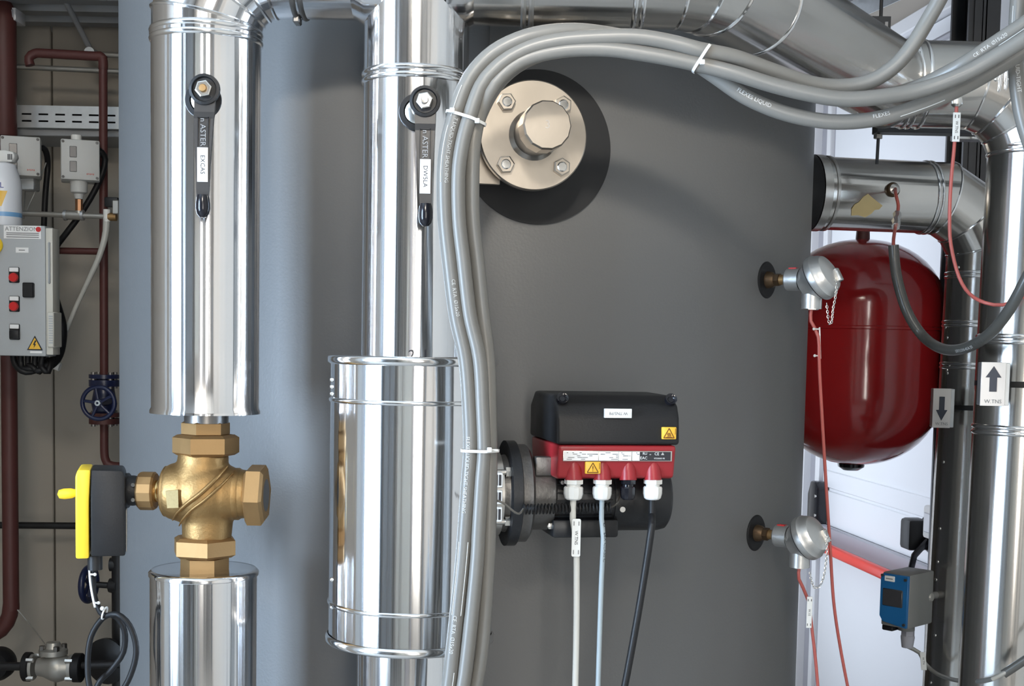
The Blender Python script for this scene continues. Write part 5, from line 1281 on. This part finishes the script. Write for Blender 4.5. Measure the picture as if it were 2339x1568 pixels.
# ------------------------------------------------------------------ back left corner
def red_pipes():
    Y = 3.40
    # thick pipe at the left edge, elbow at the bottom
    c = at(14, 700, 3.46); r = mp(27, 3.46)
    t = thing('header_pipe', 'thick oxide-red pipe down the left edge behind the control panel', 'pipe', (c.x, 3.46, .8))
    zt = at(14, 40, 3.46).z
    MB().lathe([(0, zt+.05), (r*.6, zt+.04), (r*.9, zt+.02), (r, zt-.01), (r, at(14, 310, 3.46).z), (r*.96, at(14, 312, 3.46).z), (0, at(14, 312, 3.46).z)], 40, Matrix.Translation((c.x, 3.46, 0))).build('upper_pipe', 'oxide_red', t)
    r2 = mp(18, 3.46); cx = at(22, 1000, 3.46).x
    zb = at(22, 1380, 3.46).z
    MB().tube(smooth_path([(cx, 3.46, at(22, 300, 3.46).z), (cx, 3.46, zb+.1), (cx, 3.46, zb), (cx-.012, 3.46, zb-.05), (cx-.05, 3.46, zb-.085), (cx-.12, 3.46, zb-.095), (cx-.3, 3.46, zb-.095)], .02), r2, 24).build('lower_pipe', 'oxide_red', t)
    # thin pipe with the blue valve
    x0 = at(237, 600, Y).x; r = mp(9.5, Y)
    t = thing('thin_pipe', 'thin oxide-red pipe running down beside the tank edge with a side branch', 'pipe', (x0, Y, .8))
    z1 = at(236, 140, Y).z; z2 = at(240, 856, Y).z; z3 = at(240, 965, Y).z; z4 = at(240, 1048, Y).z
    MB().tube([(x0, Y, z2), (x0, Y, z1+.012)], r, 20).build('upper_pipe', 'oxide_red', t)
    xb = at(66, 115, Y).x
    zh = at(200, 130, Y).z; zh2 = at(80, 122, Y).z
    MB().tube(smooth_path([(x0, Y, z1-.02), (x0, Y, z1), (x0-.006, Y, z1+.012), (x0-.02, Y, zh+.002), (xb+.05, Y, zh2), (xb+.016, Y, zh2), (xb, Y, zh2-.012), (xb+.003, Y, zh2-.03)], .008), r*1.1, 18).build('bend', 'oxide_red', t)
    xc = at(112, 575, Y).x; zc = at(180, 574, Y).z
    MB().tube([(xc, Y, zc), (x0, Y, zc)], r*.8, 16).build('branch', 'oxide_red', t)
    MB().tube(smooth_path([(x0, Y, z3), (x0, Y, z4+.02), (x0+.004, Y, z4-.005), (x0+.02, Y, z4-.018), (x0+.09, Y, z4-.020)], .006), r, 18).build('lower_pipe', 'oxide_red', t)
    # blue hand-wheel valve in that pipe
    v = thing('handwheel_valve', 'dark blue valve with hand wheel in the thin oxide-red pipe', 'valve', (x0, Y, z3))
    zm = at(237, 922, Y).z; R = mp(34, Y)
    for (za, zb_, nm) in ((z2, z2-.030, 'flange'), (z3+.024, z3-.004, 'flange')):
        f = MB().lathe([(0, za), (R, za), (R, za-.010), (R*.55, za-.010), (R*.55, za-.014), (R, za-.014), (R, zb_), (0, zb_)], 28, Matrix.Translation((x0, Y, 0))).build(nm, 'valve_blue' if za == z2 else 'oxide_red', v, ang=30)
        for q in range(4):
            a = math.pi/4+q*math.pi/2; MB().cyl((x0+R*.8*math.cos(a), Y+R*.8*math.sin(a), zb_-.006), (0, 0, 1), .006, za-zb_+.012, 8).build('bolt', 'steel_dark', f)
    MB().lathe([(0, z3), (R*.5, z3), (R*.75, zm-.02), (R*.85, zm), (R*.75, zm+.02), (R*.5, z2), (0, z2)], 28, Matrix.Translation((x0, Y, 0))).build('body', 'valve_blue', v)
    wc = at(225, 921, Y-.10); Rw = mp(37, Y-.1)
    MB().cyl((wc.x, Y, wc.z), (0, -1, 0), .010, .105, 12).build('stem', 'valve_blue', v)
    MB().tube([wc+Vector((Rw*math.cos(2*math.pi*i/36), 0, Rw*math.sin(2*math.pi*i/36))) for i in range(36)], .0055, 10, closed=True).build('wheel_rim', 'valve_blue', v)
    for k in range(5):
        a = 2*math.pi*k/5+.5; MB().tube([wc, wc+Vector((Rw*math.cos(a), 0, Rw*math.sin(a)))], .004, 8).build('wheel_spoke', 'valve_blue', v)
    MB().lathe([(.003, .006), (.007, .006), (.0085, 0), (0, -.002)], 18, axis_frame(wc+Vector((0, -.004, 0)), (0, -1, 0))).build('hub_nut', 'zinc', v)
red_pipes()

def trays_left():
    Y = 3.55
    a = at(28, 240, Y); b = at(300, 248, Y); zt = at(150, 242, Y).z; zb = at(150, 291, Y).z; zl = at(150, 309, Y).z
    F = Fr((a.x-.25, Y, zb))
    t = thing('cable_tray', 'slotted galvanised cable tray on the back wall above the switch boxes', 'cable tray', (a.x, Y, zb))
    L = b.x-a.x+.35; n = int(L/mp(35.5, Y))
    perforated(F, 0, L, .006, zt-zb-.014, n, 2, .58, .26, .002).box(0, L, 0, .002, 0, .006).box(0, L, 0, .002, zt-zb-.014, zt-zb).build('side_rail', 'galv', t, smooth=False)
    MB(F).box(0, L, 0, .21, -.002, 0).build('tray_bed', 'galv', t, smooth=False)
    MB(F).box(0, L, .02, .22, zl-zb, -.002, .002, 1).build('arm', 'deck_grey', t)
    for k in range(3): MB(F).tube([(0, .03+.02*k, .012), (L, .03+.02*k, .012)], .010, 8).tube([(0, .03+.02*k, .033), (L, .03+.02*k, .033)], .010, 8).build('laid_cable', 'black_rubber', t)
    # conduits
    Yc = 3.60
    r = mp(6, Yc)
    o = MB().tube([at(-40, 149, Yc), at(330, 166, Yc)], r, 14).build('conduit', 'conduit'); tag(o, 'long grey conduit across the back wall above the cable tray', 'conduit')
    t = thing('conduit', 'short grey conduit with slanting rod meeting at a clamp, top left', 'conduit', at(214, 122, Yc))
    MB().tube([at(212, 123, Yc), at(330, 130, Yc)], r, 14).build('pipe', 'conduit', t)
    MB().tube([at(211, 122, Yc-.01), at(120, -55, Yc-.2)], r*1.05, 12).build('slanting_rod', 'deck_grey', t)
    MB().cyl(at(209, 123, Yc-.02), (0, -1, 0), .014, .02, 14, -.01).build('clamp', 'galv', t)
    MB().hexa(at(220, 122, Yc-.02), (0, -1, 0), .008, 0, .008).build('clamp_nut', 'zinc', t)
    # junction box up in the corner
    c0, c1 = at(2, 16, 3.45), at(36, 46, 3.45)
    t = thing('junction_box', 'small pale junction box under the deck in the top left corner', 'junction box', c0)
    MB().box(c0.x-.03, c1.x, 3.45, 3.52, c1.z, c0.z, .003, 2).build('case', 'clear_plastic', t)
    MB().box(c0.x+.002, c1.x-.006, 3.447, 3.452, c1.z+.006, c0.z-.006, .001, 1).build('lid', 'frame_grey', t)
    MB().cyl(at(20, 46, 3.48), (0, 0, -1), .010, .012, 14).build('gland', 'white_plastic', t)
    # black pipe low on the wall
    o = MB().tube([at(-40, 1200, 3.62), at(300, 1203, 3.62)], mp(8, 3.62), 14).build('black_pipe', 'black_plastic'); tag(o, 'horizontal black pipe low on the back wall behind the actuator', 'pipe')
trays_left()

def switch_box(x0, y0, x1, y1, Y, label, wins, top_stub, elbow, mark, lo):
    a, b = at(x0, y0, Y), at(x1, y1, Y); F = Fr((a.x, Y, b.z), (math.cos(.31), math.sin(.31), 0)); W_, H_ = (b.x-a.x)*1.03, a.z-b.z
    t = thing('switch_box', label, 'switch box', (a.x, Y, b.z))
    MB(F).box(0, W_, .002, .075, 0, H_, .004, 2).build('case', 'box_grey', t)
    lid = MB(F).box(.001, W_-.001, -.006, .003, .001, H_-.001, .003, 2).build('lid', 'box_grey', t)
    for sx in (.07, .93):
        for sz in (.07, .93): MB().cyl(F.w(W_*sx, -.005, H_*sz), (0, -1, 0), .0033, .003, 10).build('screw', 'steel_dark', lid)
    for (u0, v0, u1, v1) in wins:
        MB(F).box(W_*u0, W_*u1, -.0075, -.004, H_*v0, H_*v1, .001, 1).build('scale_window', 'window_dark', lid)
    mb = MB(F)
    for k in range(5): mb.box(W_*(.66+.04*k), W_*(.685+.04*k), -.0068, -.0055, H_*(.14+.01*(k % 2)), H_*.18)
    mb.build('maker_mark', 'cable_red', lid, smooth=False)
    if top_stub: MB().cyl(F.w(W_*.40, .03, H_-.002), (0, 0, 1), .013, .016, 18).build('top_knob', 'white_plastic', t)
    p = smooth_path([at(*q) for q in elbow], .012)
    o = MB().tube(p, mp(7, Y), 12).build('flexible_conduit', 'black_rubber'); tag(o, mark, 'cable')
    return t, F, W_, H_
def switches():
    t, F, W_, H_ = switch_box(0, 308, 86, 402, 3.30, 'pale grey switch box behind the spray bottle, left of its twin', ((.22, .54, .42, .80), (.22, .15, .42, .42)), False,
               [(82, 340, 3.38), (98, 338, 3.39), (106, 350, 3.40), (109, 380, 3.42), (104, 440, 3.42), (100, 520, 3.42)], 'black flexible lead from the left switch box', 0)
    MB().box(F.o.x+W_*.3, F.o.x+W_*.7, 3.35, 3.39, F.o.z-.03, F.o.z+.002, .003, 1).build('foot', 'galv', t)
    t, F, W_, H_ = switch_box(138, 316, 222, 412, 3.30, 'pale grey switch box with two dark windows, right of its twin', ((.23, .55, .41, .82), (.23, .20, .41, .46)), True,
               [(220, 340, 3.34), (232, 348, 3.35), (240, 364, 3.36), (234, 395, 3.36), (214, 440, 3.36), (180, 495, 3.36), (150, 535, 3.36), (128, 566, 3.37), (122, 600, 3.37)], 'black flexible lead from the right switch box, sloping down left', 0)
    cx = F.o.x+W_*.36; z0 = F.o.z
    MB().lathe([(0, 0), (.021, 0), (.021, -.010), (.020, -.028), (.012, -.032), (.010, -.044), (0, -.044)], 28, Matrix.Translation((cx, 3.335, z0+.001))).build('bellows', 'box_grey', t, ang=30)
    MB().lathe([(0, -.044), (.0095, -.044), (.0095, -.075), (0, -.075)], 8, Matrix.Translation((cx, 3.335, z0))).build('brass_nipple', 'copper', t, ang=20)
    # manifold with tee, cock and clear drain hose
    Y = 3.335; zm = at(170, 493, Y).z
    t = thing('test_manifold', 'grey manifold pipe with tee and drain cock under the right switch box', 'pipe', (cx, Y, zm))
    MB().tube([at(52, 488, Y), at(245, 495, Y)], mp(6, Y), 14).build('pipe', 'conduit', t)
    MB().tube([Vector((cx, Y, z0-.072)), Vector((cx, Y, zm+.004))], mp(10, Y), 16).tube([at(146, 491, Y), at(190, 493, Y)], mp(10.5, Y), 16).build('tee', 'conduit', t)
    for px in (149, 188): MB().cyl(at(px, 492, Y)-Vector((.003, 0, 0)), (1, 0, 0), mp(12, Y), .007, 16).build('collar', 'galv', t)
    e = at(244, 490, Y)
    MB().cyl(e+Vector((0, 0, .012)), (0, 0, -1), mp(8, Y), .03, 16).build('elbow', 'white_plastic', t)
    MB().cyl(e+Vector((.004, 0, -.006)), (1, 0, 0), .010, .020, 14).build('brass_plug', 'brass', t)
    MB().box(e.x-.004, e.x+.03, Y-.01, Y+.01, e.z+.018, e.z+.042, .003, 2).build('cock_body', 'black_plastic', t)
    MB().box(e.x+.018, e.x+.034, Y-.016, Y-.008, e.z, e.z+.034, .002, 1).build('cock_handle', 'conduit', t)
    p = pxpath([(244, 500, Y), (240, 540, Y), (225, 590, Y), (200, 645, Y), (172, 705, Y), (148, 765, Y), (132, 815, Y-.02), (126, 834, Y-.03)], .01)
    o = MB().tube(p, [mp(8, Y)+(mp(5.2, Y)-mp(8, Y))*min(1, 2*i/len(p)) for i in range(len(p))], 12).build('drain_hose', 'clear_hose'); tag(o, 'pale clear drain hose sloping from the manifold to the panel bottom', 'hose')
    q = at(127, 835, Y-.03); o2 = MB().cyl(q, Vector((.9, 0, -.35)), mp(10, Y), .012, 16, -.012).build('hose_end', 'white_plastic', o)
    # capillary wires
    for k, pts in enumerate([[(105, 372, 3.40), (88, 420, 3.38), (66, 470, 3.36), (58, 490, 3.345)], [(60, 405, 3.42), (56, 450, 3.38), (54, 500, 3.345)]]):
        o = MB().tube(pxpath(pts, .01), .0016, 8).build('capillary', 'conduit'); tag(o, ('thin wire slanting between the two switch boxes', 'thin upright wire behind the spray bottle')[k], 'wire')
switches()

def control_panel():
    Y = 3.10
    a, b = at(-90, 512, Y), at(107, 815, Y); F = Fr((b.x, Y, b.z)); H_ = a.z-b.z
    t = thing('control_panel', 'grey control panel with red and black buttons below the spray bottle', 'control panel', (b.x, Y, b.z))
    X = lambda px: at(px, 650, Y).x-b.x
    Z = lambda py: at(60, py, Y).z-b.z
    x0 = X(-90)
    MB(F).box(x0, X(104), .0, .075, 0, H_, .004, 2).build('case', 'panel_grey', t)
    MB(F).box(X(104), X(120), .002, .05, .004, Z(520), .002, 2).build('side_rail', 'panel_edge', t)
    MB(F).box(X(110), X(115), -.002, .006, Z(648), Z(552), .002, 1).build('hinge_strip', 'panel_grey', t)
    vt = MB(F).box(X(109), X(124), -.006, .05, Z(793), Z(712), .002, 1).build('vent_block', 'panel_edge', t)
    for k in range(12):
        zz = Z(722+k*5.5); MB(F).box(X(113), X(122), -.0068, -.005, zz-.0014, zz+.0014).build('vent_slot', 'panel_grey', vt, smooth=False)
    lb = MB(F).box(X(10), X(95), -.0012, .002, Z(546), Z(516), 0).build('warning_label', 'label_white', t)
    MB().text('ATTENZIONE', .0135, lambda x, y: F.w(X(54)+x, -.0016, Z(524)+y)).build('label_letters', 'ink_soft', lb)
    mb = MB(F)
    for k, py in enumerate((533, 537, 542)): mb.box(X(16), X(90), -.0016, -.0010, Z(py)-.0012, Z(py)+.0008)
    mb.build('label_lines', 'ink_soft', lb, smooth=False)
    MB().cyl(F.w(X(89), -.001, Z(524)), (0, -1, 0), .006, .001, 16).build('label_dot', 'button_red', lb)
    MB(F).box(X(37), X(66), -.0012, .002, Z(578), Z(566)).build('name_label', 'label_white', t)
    MB(F).box(X(44), X(58), -.0016, .002, Z(573), Z(571)).build('name_text', 'ink_soft', t)
    for (py0, m_) in ((611, 'button_red'), (677, 'button_red'), (741, 'black_plastic')):
        MB(F).box(X(21), X(45), -.004, .003, Z(py0+36), Z(py0), .002, 1).build('button_base', 'black_plastic', t)
        MB(F).box(X(23), X(44), -.006, -.003, Z(py0+11), Z(py0+1), .001, 1).build('button_label', 'label_white', t)
        if m_ == 'button_red': MB().lathe([(0, -.004), (.0105, -.004), (.0110, .004), (.0095, .008), (0, .0085)], 24, axis_frame(F.w(X(33), -.003, Z(py0+24)), (0, -1, 0))).build('push_button', m_, t)
        else: MB(F).box(X(24), X(46), -.014, -.003, Z(py0+34), Z(py0+14), .003, 2).build('selector', m_, t)
    MB(F).box(X(54), X(79), -.010, .003, Z(680), Z(646), .002, 1).build('isolator_switch', 'black_plastic', t)
    # emergency stop at the frame edge
    MB().lathe([(0, 0), (.020, 0), (.021, .004), (.019, .007), (0, .007)], 28, axis_frame(F.w(X(-12), 0, Z(562)), (0, -1, 0))).build('stop_collar', 'yellow', t)
    MB().lathe([(0, .007), (.010, .007), (.010, .016), (.016, .019), (.0165, .026), (.013, .030), (0, .031)], 28, axis_frame(F.w(X(-12), 0, Z(562)), (0, -1, 0))).build('stop_button', 'button_red', t)
    # electrical hazard triangle
    tr = MB(F).prism([(X(61), Z(800)), (X(97), Z(800)), (X(79), Z(767))], -.0014, .002).build('hazard_triangle', 'ink', t, smooth=False)
    MB(F).prism([(X(65), Z(797.5)), (X(93), Z(797.5)), (X(79), Z(771.5))], -.0020, .001).build('hazard_face', 'sticker_yellow', tr, smooth=False)
    MB(F).prism([(X(80), Z(777)), (X(83), Z(779)), (X(79), Z(786)), (X(82), Z(786)), (X(77), Z(795)), (X(78), Z(788)), (X(75), Z(788))], -.0024, -.001).build('hazard_bolt', 'ink', tr, smooth=False)
    MB(F).box(X(68), X(95), -.0012, .002, Z(807), Z(802)).build('hazard_caption', 'label_white', t)
    # leads gathered below and beside the panel
    mb = MB()
    for k in range(5):
        pts = [(30+k*17, 812, Y+.05), (34+k*15, 832+k % 2*6, Y+.05), (50+k*12, 848-k % 3*5, Y+.045), (70+k*10, 850-(k % 2)*8, Y+.05), (100+k*4, 838-k*3, Y+.06), (112+k*2, 822, Y+.07)]
        o = MB().tube(pxpath(pts, .01), .0075, 10).build('panel_lead', 'black_rubber')
        tag(o, ('leftmost', 'second', 'third', 'fourth', 'rightmost')[k]+' black lead of the five tangled under the control panel', 'cable', 'black leads under the control panel')
    o = MB().tube(pxpath([(118, 660, Y+.10), (130, 700, Y+.11), (142, 745, Y+.12), (140, 790, Y+.11), (130, 820, Y+.09), (112, 836, Y+.07)], .01), .011, 12).build('panel_lead', 'black_rubber'); tag(o, 'thick black lead bulging out right of the control panel', 'cable')
    o = MB().tube([at(100, 800, Y+.08), at(98, 832, Y+.08)], .012, 12).build('panel_gland', 'galv', t)
    # spray bottle standing on the panel
    Yb = Y+.05; zb = a.z; c = at(8, 500, Yb); r = mp(40, Yb)
    s = thing('spray_bottle', 'white spray can with yellow and blue print on the control panel', 'bottle', (c.x, Yb, zb))
    zz = lambda py: at(10, py, Yb).z
    MB().lathe([(0, zb), (r*.96, zb), (r, zb+.004), (r, zz(428)), (r*.97, zz(415)), (r*.86, zz(398)), (r*.74, zz(384)), (r*.70, zz(376)), (r*.45, zz(372)), (0, zz(371))], 40, Matrix.Translation((c.x, Yb, 0))).build('can', 'bottle_white', s, ang=40)
    MB().lathe([(r*1.002, zz(497)), (r*1.004, zz(496.5)), (r*1.004, zz(488)), (r*1.002, zz(487))], 40, Matrix.Translation((c.x, Yb, 0))).build('blue_band', 'bottle_blue', s)
    MB(Fr((c.x, Yb, zz(372)))).prism([(-r*.55, 0), (r*.62, 0), (r*.80, zz(360)-zz(372)), (r*.72, zz(352)-zz(372)+.004), (r*.2, zz(348)-zz(372)+.004), (-r*.5, zz(349)-zz(372)+.002)], -.016, .016, .004, 2).build('nozzle', 'white_plastic', s)
    for k in range(3): MB(Fr((at(19+k*4, 360, Yb-.016).x, Yb-.0165, zz(367)))).box(-.0010, .0010, -.0012, .0, 0, zz(354)-zz(367)).build('nozzle_slot', 'ink', s, smooth=False)
    MB().box(c.x-r*.95, c.x-r*.45, Yb-.014, Yb+.014, zz(385), zz(352), .003, 2).build('trigger', 'cap_purple', s)
    def on(x, y, o=.0008): return (c.x+(r+o)*math.sin((x+.015)/r), Yb-(r+o)*math.cos((x+.015)/r), y)
    def patch(P, m_, nm, o=.0006):
        vs = []; n = 10
        for i in range(n+1):
            f = i/n
            l = P[0][0]+(P[1][0]-P[0][0])*f, P[0][1]+(P[1][1]-P[0][1])*f; q = P[3][0]+(P[2][0]-P[3][0])*f, P[3][1]+(P[2][1]-P[3][1])*f
            vs += [on(l[0], l[1], o), on(q[0], q[1], o)]
        MB().add(vs, [[2*i, 2*i+2, 2*i+3, 2*i+1] for i in range(n)]).build(nm, m_, s)
    z1, z2, z3 = zz(440), zz(475), zz(488)
    patch([(-.05, z1), (.009, z1), (-.004, z2), (-.05, z2)], 'sticker_yellow', 'yellow_print')
    MB().text('KROL', .018, lambda x, y: on(x-.022, zz(428)+y)).build('print_letters', 'ink_blue', s)
    MB().text('KROL', .004, lambda x, y: on(x-.022, zz(470)+y)).build('small_letters', 'ink_soft', s)
control_panel()

def bottom_left():
    # grey strainer body between black flanges at the bottom edge
    Y = 3.2; zc = at(120, 1525, Y).z
    c = at(122, 1525, Y)
    t = thing('globe_valve', 'grey cast valve between black flanges at the bottom left', 'valve', (c.x, Y, zc-.06))
    for px0, px1 in ((56, 72), (168, 188)):
        a, b = at(px0, 1525, Y), at(px1, 1525, Y)
        f = MB().cyl(Vector((a.x, Y, zc)), (1, 0, 0), mp(34, Y), b.x-a.x, 32, bev=.002).build('flange', 'black_rubber', t)
    for px0, px1 in ((72, 79), (160, 168)):
        a, b = at(px0, 1525, Y), at(px1, 1525, Y)
        f = MB().cyl(Vector((a.x, Y, zc)), (1, 0, 0), mp(30, Y), b.x-a.x, 32).build('body_flange', 'conduit', t)
        for sy in (-1, 1):
            for q in (-1, 1): MB().hexa(Vector((a.x-.004, Y-.025*q, zc+mp(21, Y)*sy)), (1, 0, 0), .006, 0, b.x-a.x+.010).build('bolt', 'zinc', f, ang=20)
    p = [(at(76, 0, Y).x, .022), (at(90, 0, Y).x, .024), (at(108, 0, Y).x, .033), (at(122, 0, Y).x, .037), (at(136, 0, Y).x, .033), (at(152, 0, Y).x, .024), (at(164, 0, Y).x, .022)]
    MB().tube([(x, Y, zc) for x, r in p], [r for x, r in p], 24).build('body', 'conduit', t)
    zb = at(120, 1490, Y).z
    MB().lathe([(0, zc+.02), (.024, zc+.02), (.018, zb-.012), (.024, zb-.008), (.034, zb-.006), (.034, zb+.006), (.020, zb+.010), (.016, zb+.024), (0, zb+.026)], 28, Matrix.Translation((c.x, Y, 0))).build('bonnet', 'conduit', t, ang=28)
    for q in range(4):
        a = .6+q*math.pi/2; MB().hexa((c.x+.026*math.cos(a), Y+.026*math.sin(a), zb+.005), (0, 0, 1), .0075, 0, .013).build('bonnet_bolt', 'steel_dark', t, ang=20)
    o = MB().tube([at(-40, 1523, Y), at(57, 1523, Y)], mp(10, Y), 16).build('black_pipe', 'black_plastic'); tag(o, 'short black pipe entering the grey valve from the left edge', 'pipe')
    o = MB().tube([at(187, 1521, Y), at(300, 1517, Y)], mp(10, Y), 16).build('black_pipe', 'black_plastic'); tag(o, 'short black pipe leaving the grey valve behind the coiled lead', 'pipe')
    o = MB().lathe([(0, 0), (mp(36, 3.3), 0), (mp(38, 3.3), .01), (mp(38, 3.3), .035), (mp(30, 3.3), .05), (0, .05)], 30, axis_frame(at(4, 1512, 3.3), (0, -1, 0))).build('end_flange', 'black_rubber'); tag(o, 'dark round flange at the left edge near the bottom', 'flange')
    # second valve with blue wheel, edge-on behind the actuator lead
    Yv = 3.35; w_ = at(203, 1335, Yv)
    t = thing('handwheel_valve', 'black valve with blue wheel edge-on behind the white cable marker', 'valve', at(262, 1340, Yv))
    R = mp(38, Yv); k = Vector((1, 0, 0))
    MB().tube([w_+Vector((.006*math.sin(2*math.pi*i/32), R*math.sin(2*math.pi*i/32), R*math.cos(2*math.pi*i/32))) for i in range(32)], .0085, 10, closed=True).build('wheel_rim', 'valve_blue', t)
    for q in range(3):
        a = q*math.pi/3; MB().tube([w_+Vector((0, R*math.sin(a), R*math.cos(a))), w_-Vector((0, R*math.sin(a), R*math.cos(a)))], .005, 8).build('wheel_spoke', 'valve_blue', t)
    e = at(268, 1339, Yv)
    MB().tube([w_, at(246, 1338, Yv), at(250, 1338, Yv), e], [.008, .008, .018, .022], 16).build('stem', 'motor_black', t)
    MB().cyl(at(264, 1339, Yv), k, mp(13, Yv), .014, 20).build('bonnet', 'galv', t)
    zt = at(268, 1180, Yv).z
    MB().tube([(e.x+.006, Yv, zt), (e.x+.006, Yv, .6)], .020, 18).build('riser', 'motor_black', t)
    MB().cyl(at(252, 1290, Yv), k, mp(16, Yv), .03, 20).build('side_union', 'motor_black', t)
    # dark wheel at the very bottom behind the coil
    o = MB().lathe([(0, 0), (.05, .0), (.058, .008), (.058, .02), (.03, .03), (0, .03)], 30, axis_frame(at(252, 1508, 3.3), (-.3, -1, 0))).build('dark_wheel', 'motor_black'); tag(o, 'dark round wheel half hidden behind the coiled black lead', 'wheel')
    o = MB().tube(pxpath([(40, 1394, 3.31), (62, 1420, 3.3), (85, 1448, 3.26), (116, 1492, 3.2)], .01), .0016, 6).build('capillary', 'conduit'); tag(o, 'thin pale wire slanting above the grey cast valve', 'wire')
bottom_left()

# ceiling lamps of the plant room
def lamp(x, y, name_lab, w=.33, d=.33):
    t = thing('ceiling_lamp', name_lab, 'lamp', (x, y, 3.42))
    MB().box(x-w, x+w, y-d, y+d, 3.34, 3.42, .01, 2).build('housing', 'white_plastic', t)
    MB().box(x-w+.04, x+w-.04, y-d+.04, y+d-.04, 3.332, 3.341).build('diffuser', 'glow_lamp', t)
lamp(-.20, -1.30, 'square ceiling lamp above the middle of the plant room')

def spot():  # body of the added spot, out of view
    t = thing('added_spot', 'added round spot high behind the camera, brightening the overhead pipes', 'lamp', (.02, -1.0, 3.42))
    d = (Vector((0.0, 2.0, 2.46))-Vector((.02, -1.0, 3.2))).normalized()
    MB().lathe([(.06, -.16), (.10, -.10), (.155, .01), (.165, .01), (.11, -.11), (.07, -.17), (.06, -.16)], 32, axis_frame((.02, -1.0, 3.2), d)).build('reflector', 'zinc', t)
    MB().tube([(.02, -1.13, 3.25), (.02, -1.13, 3.42)], .012, 10).build('stem', 'column', t)
spot()
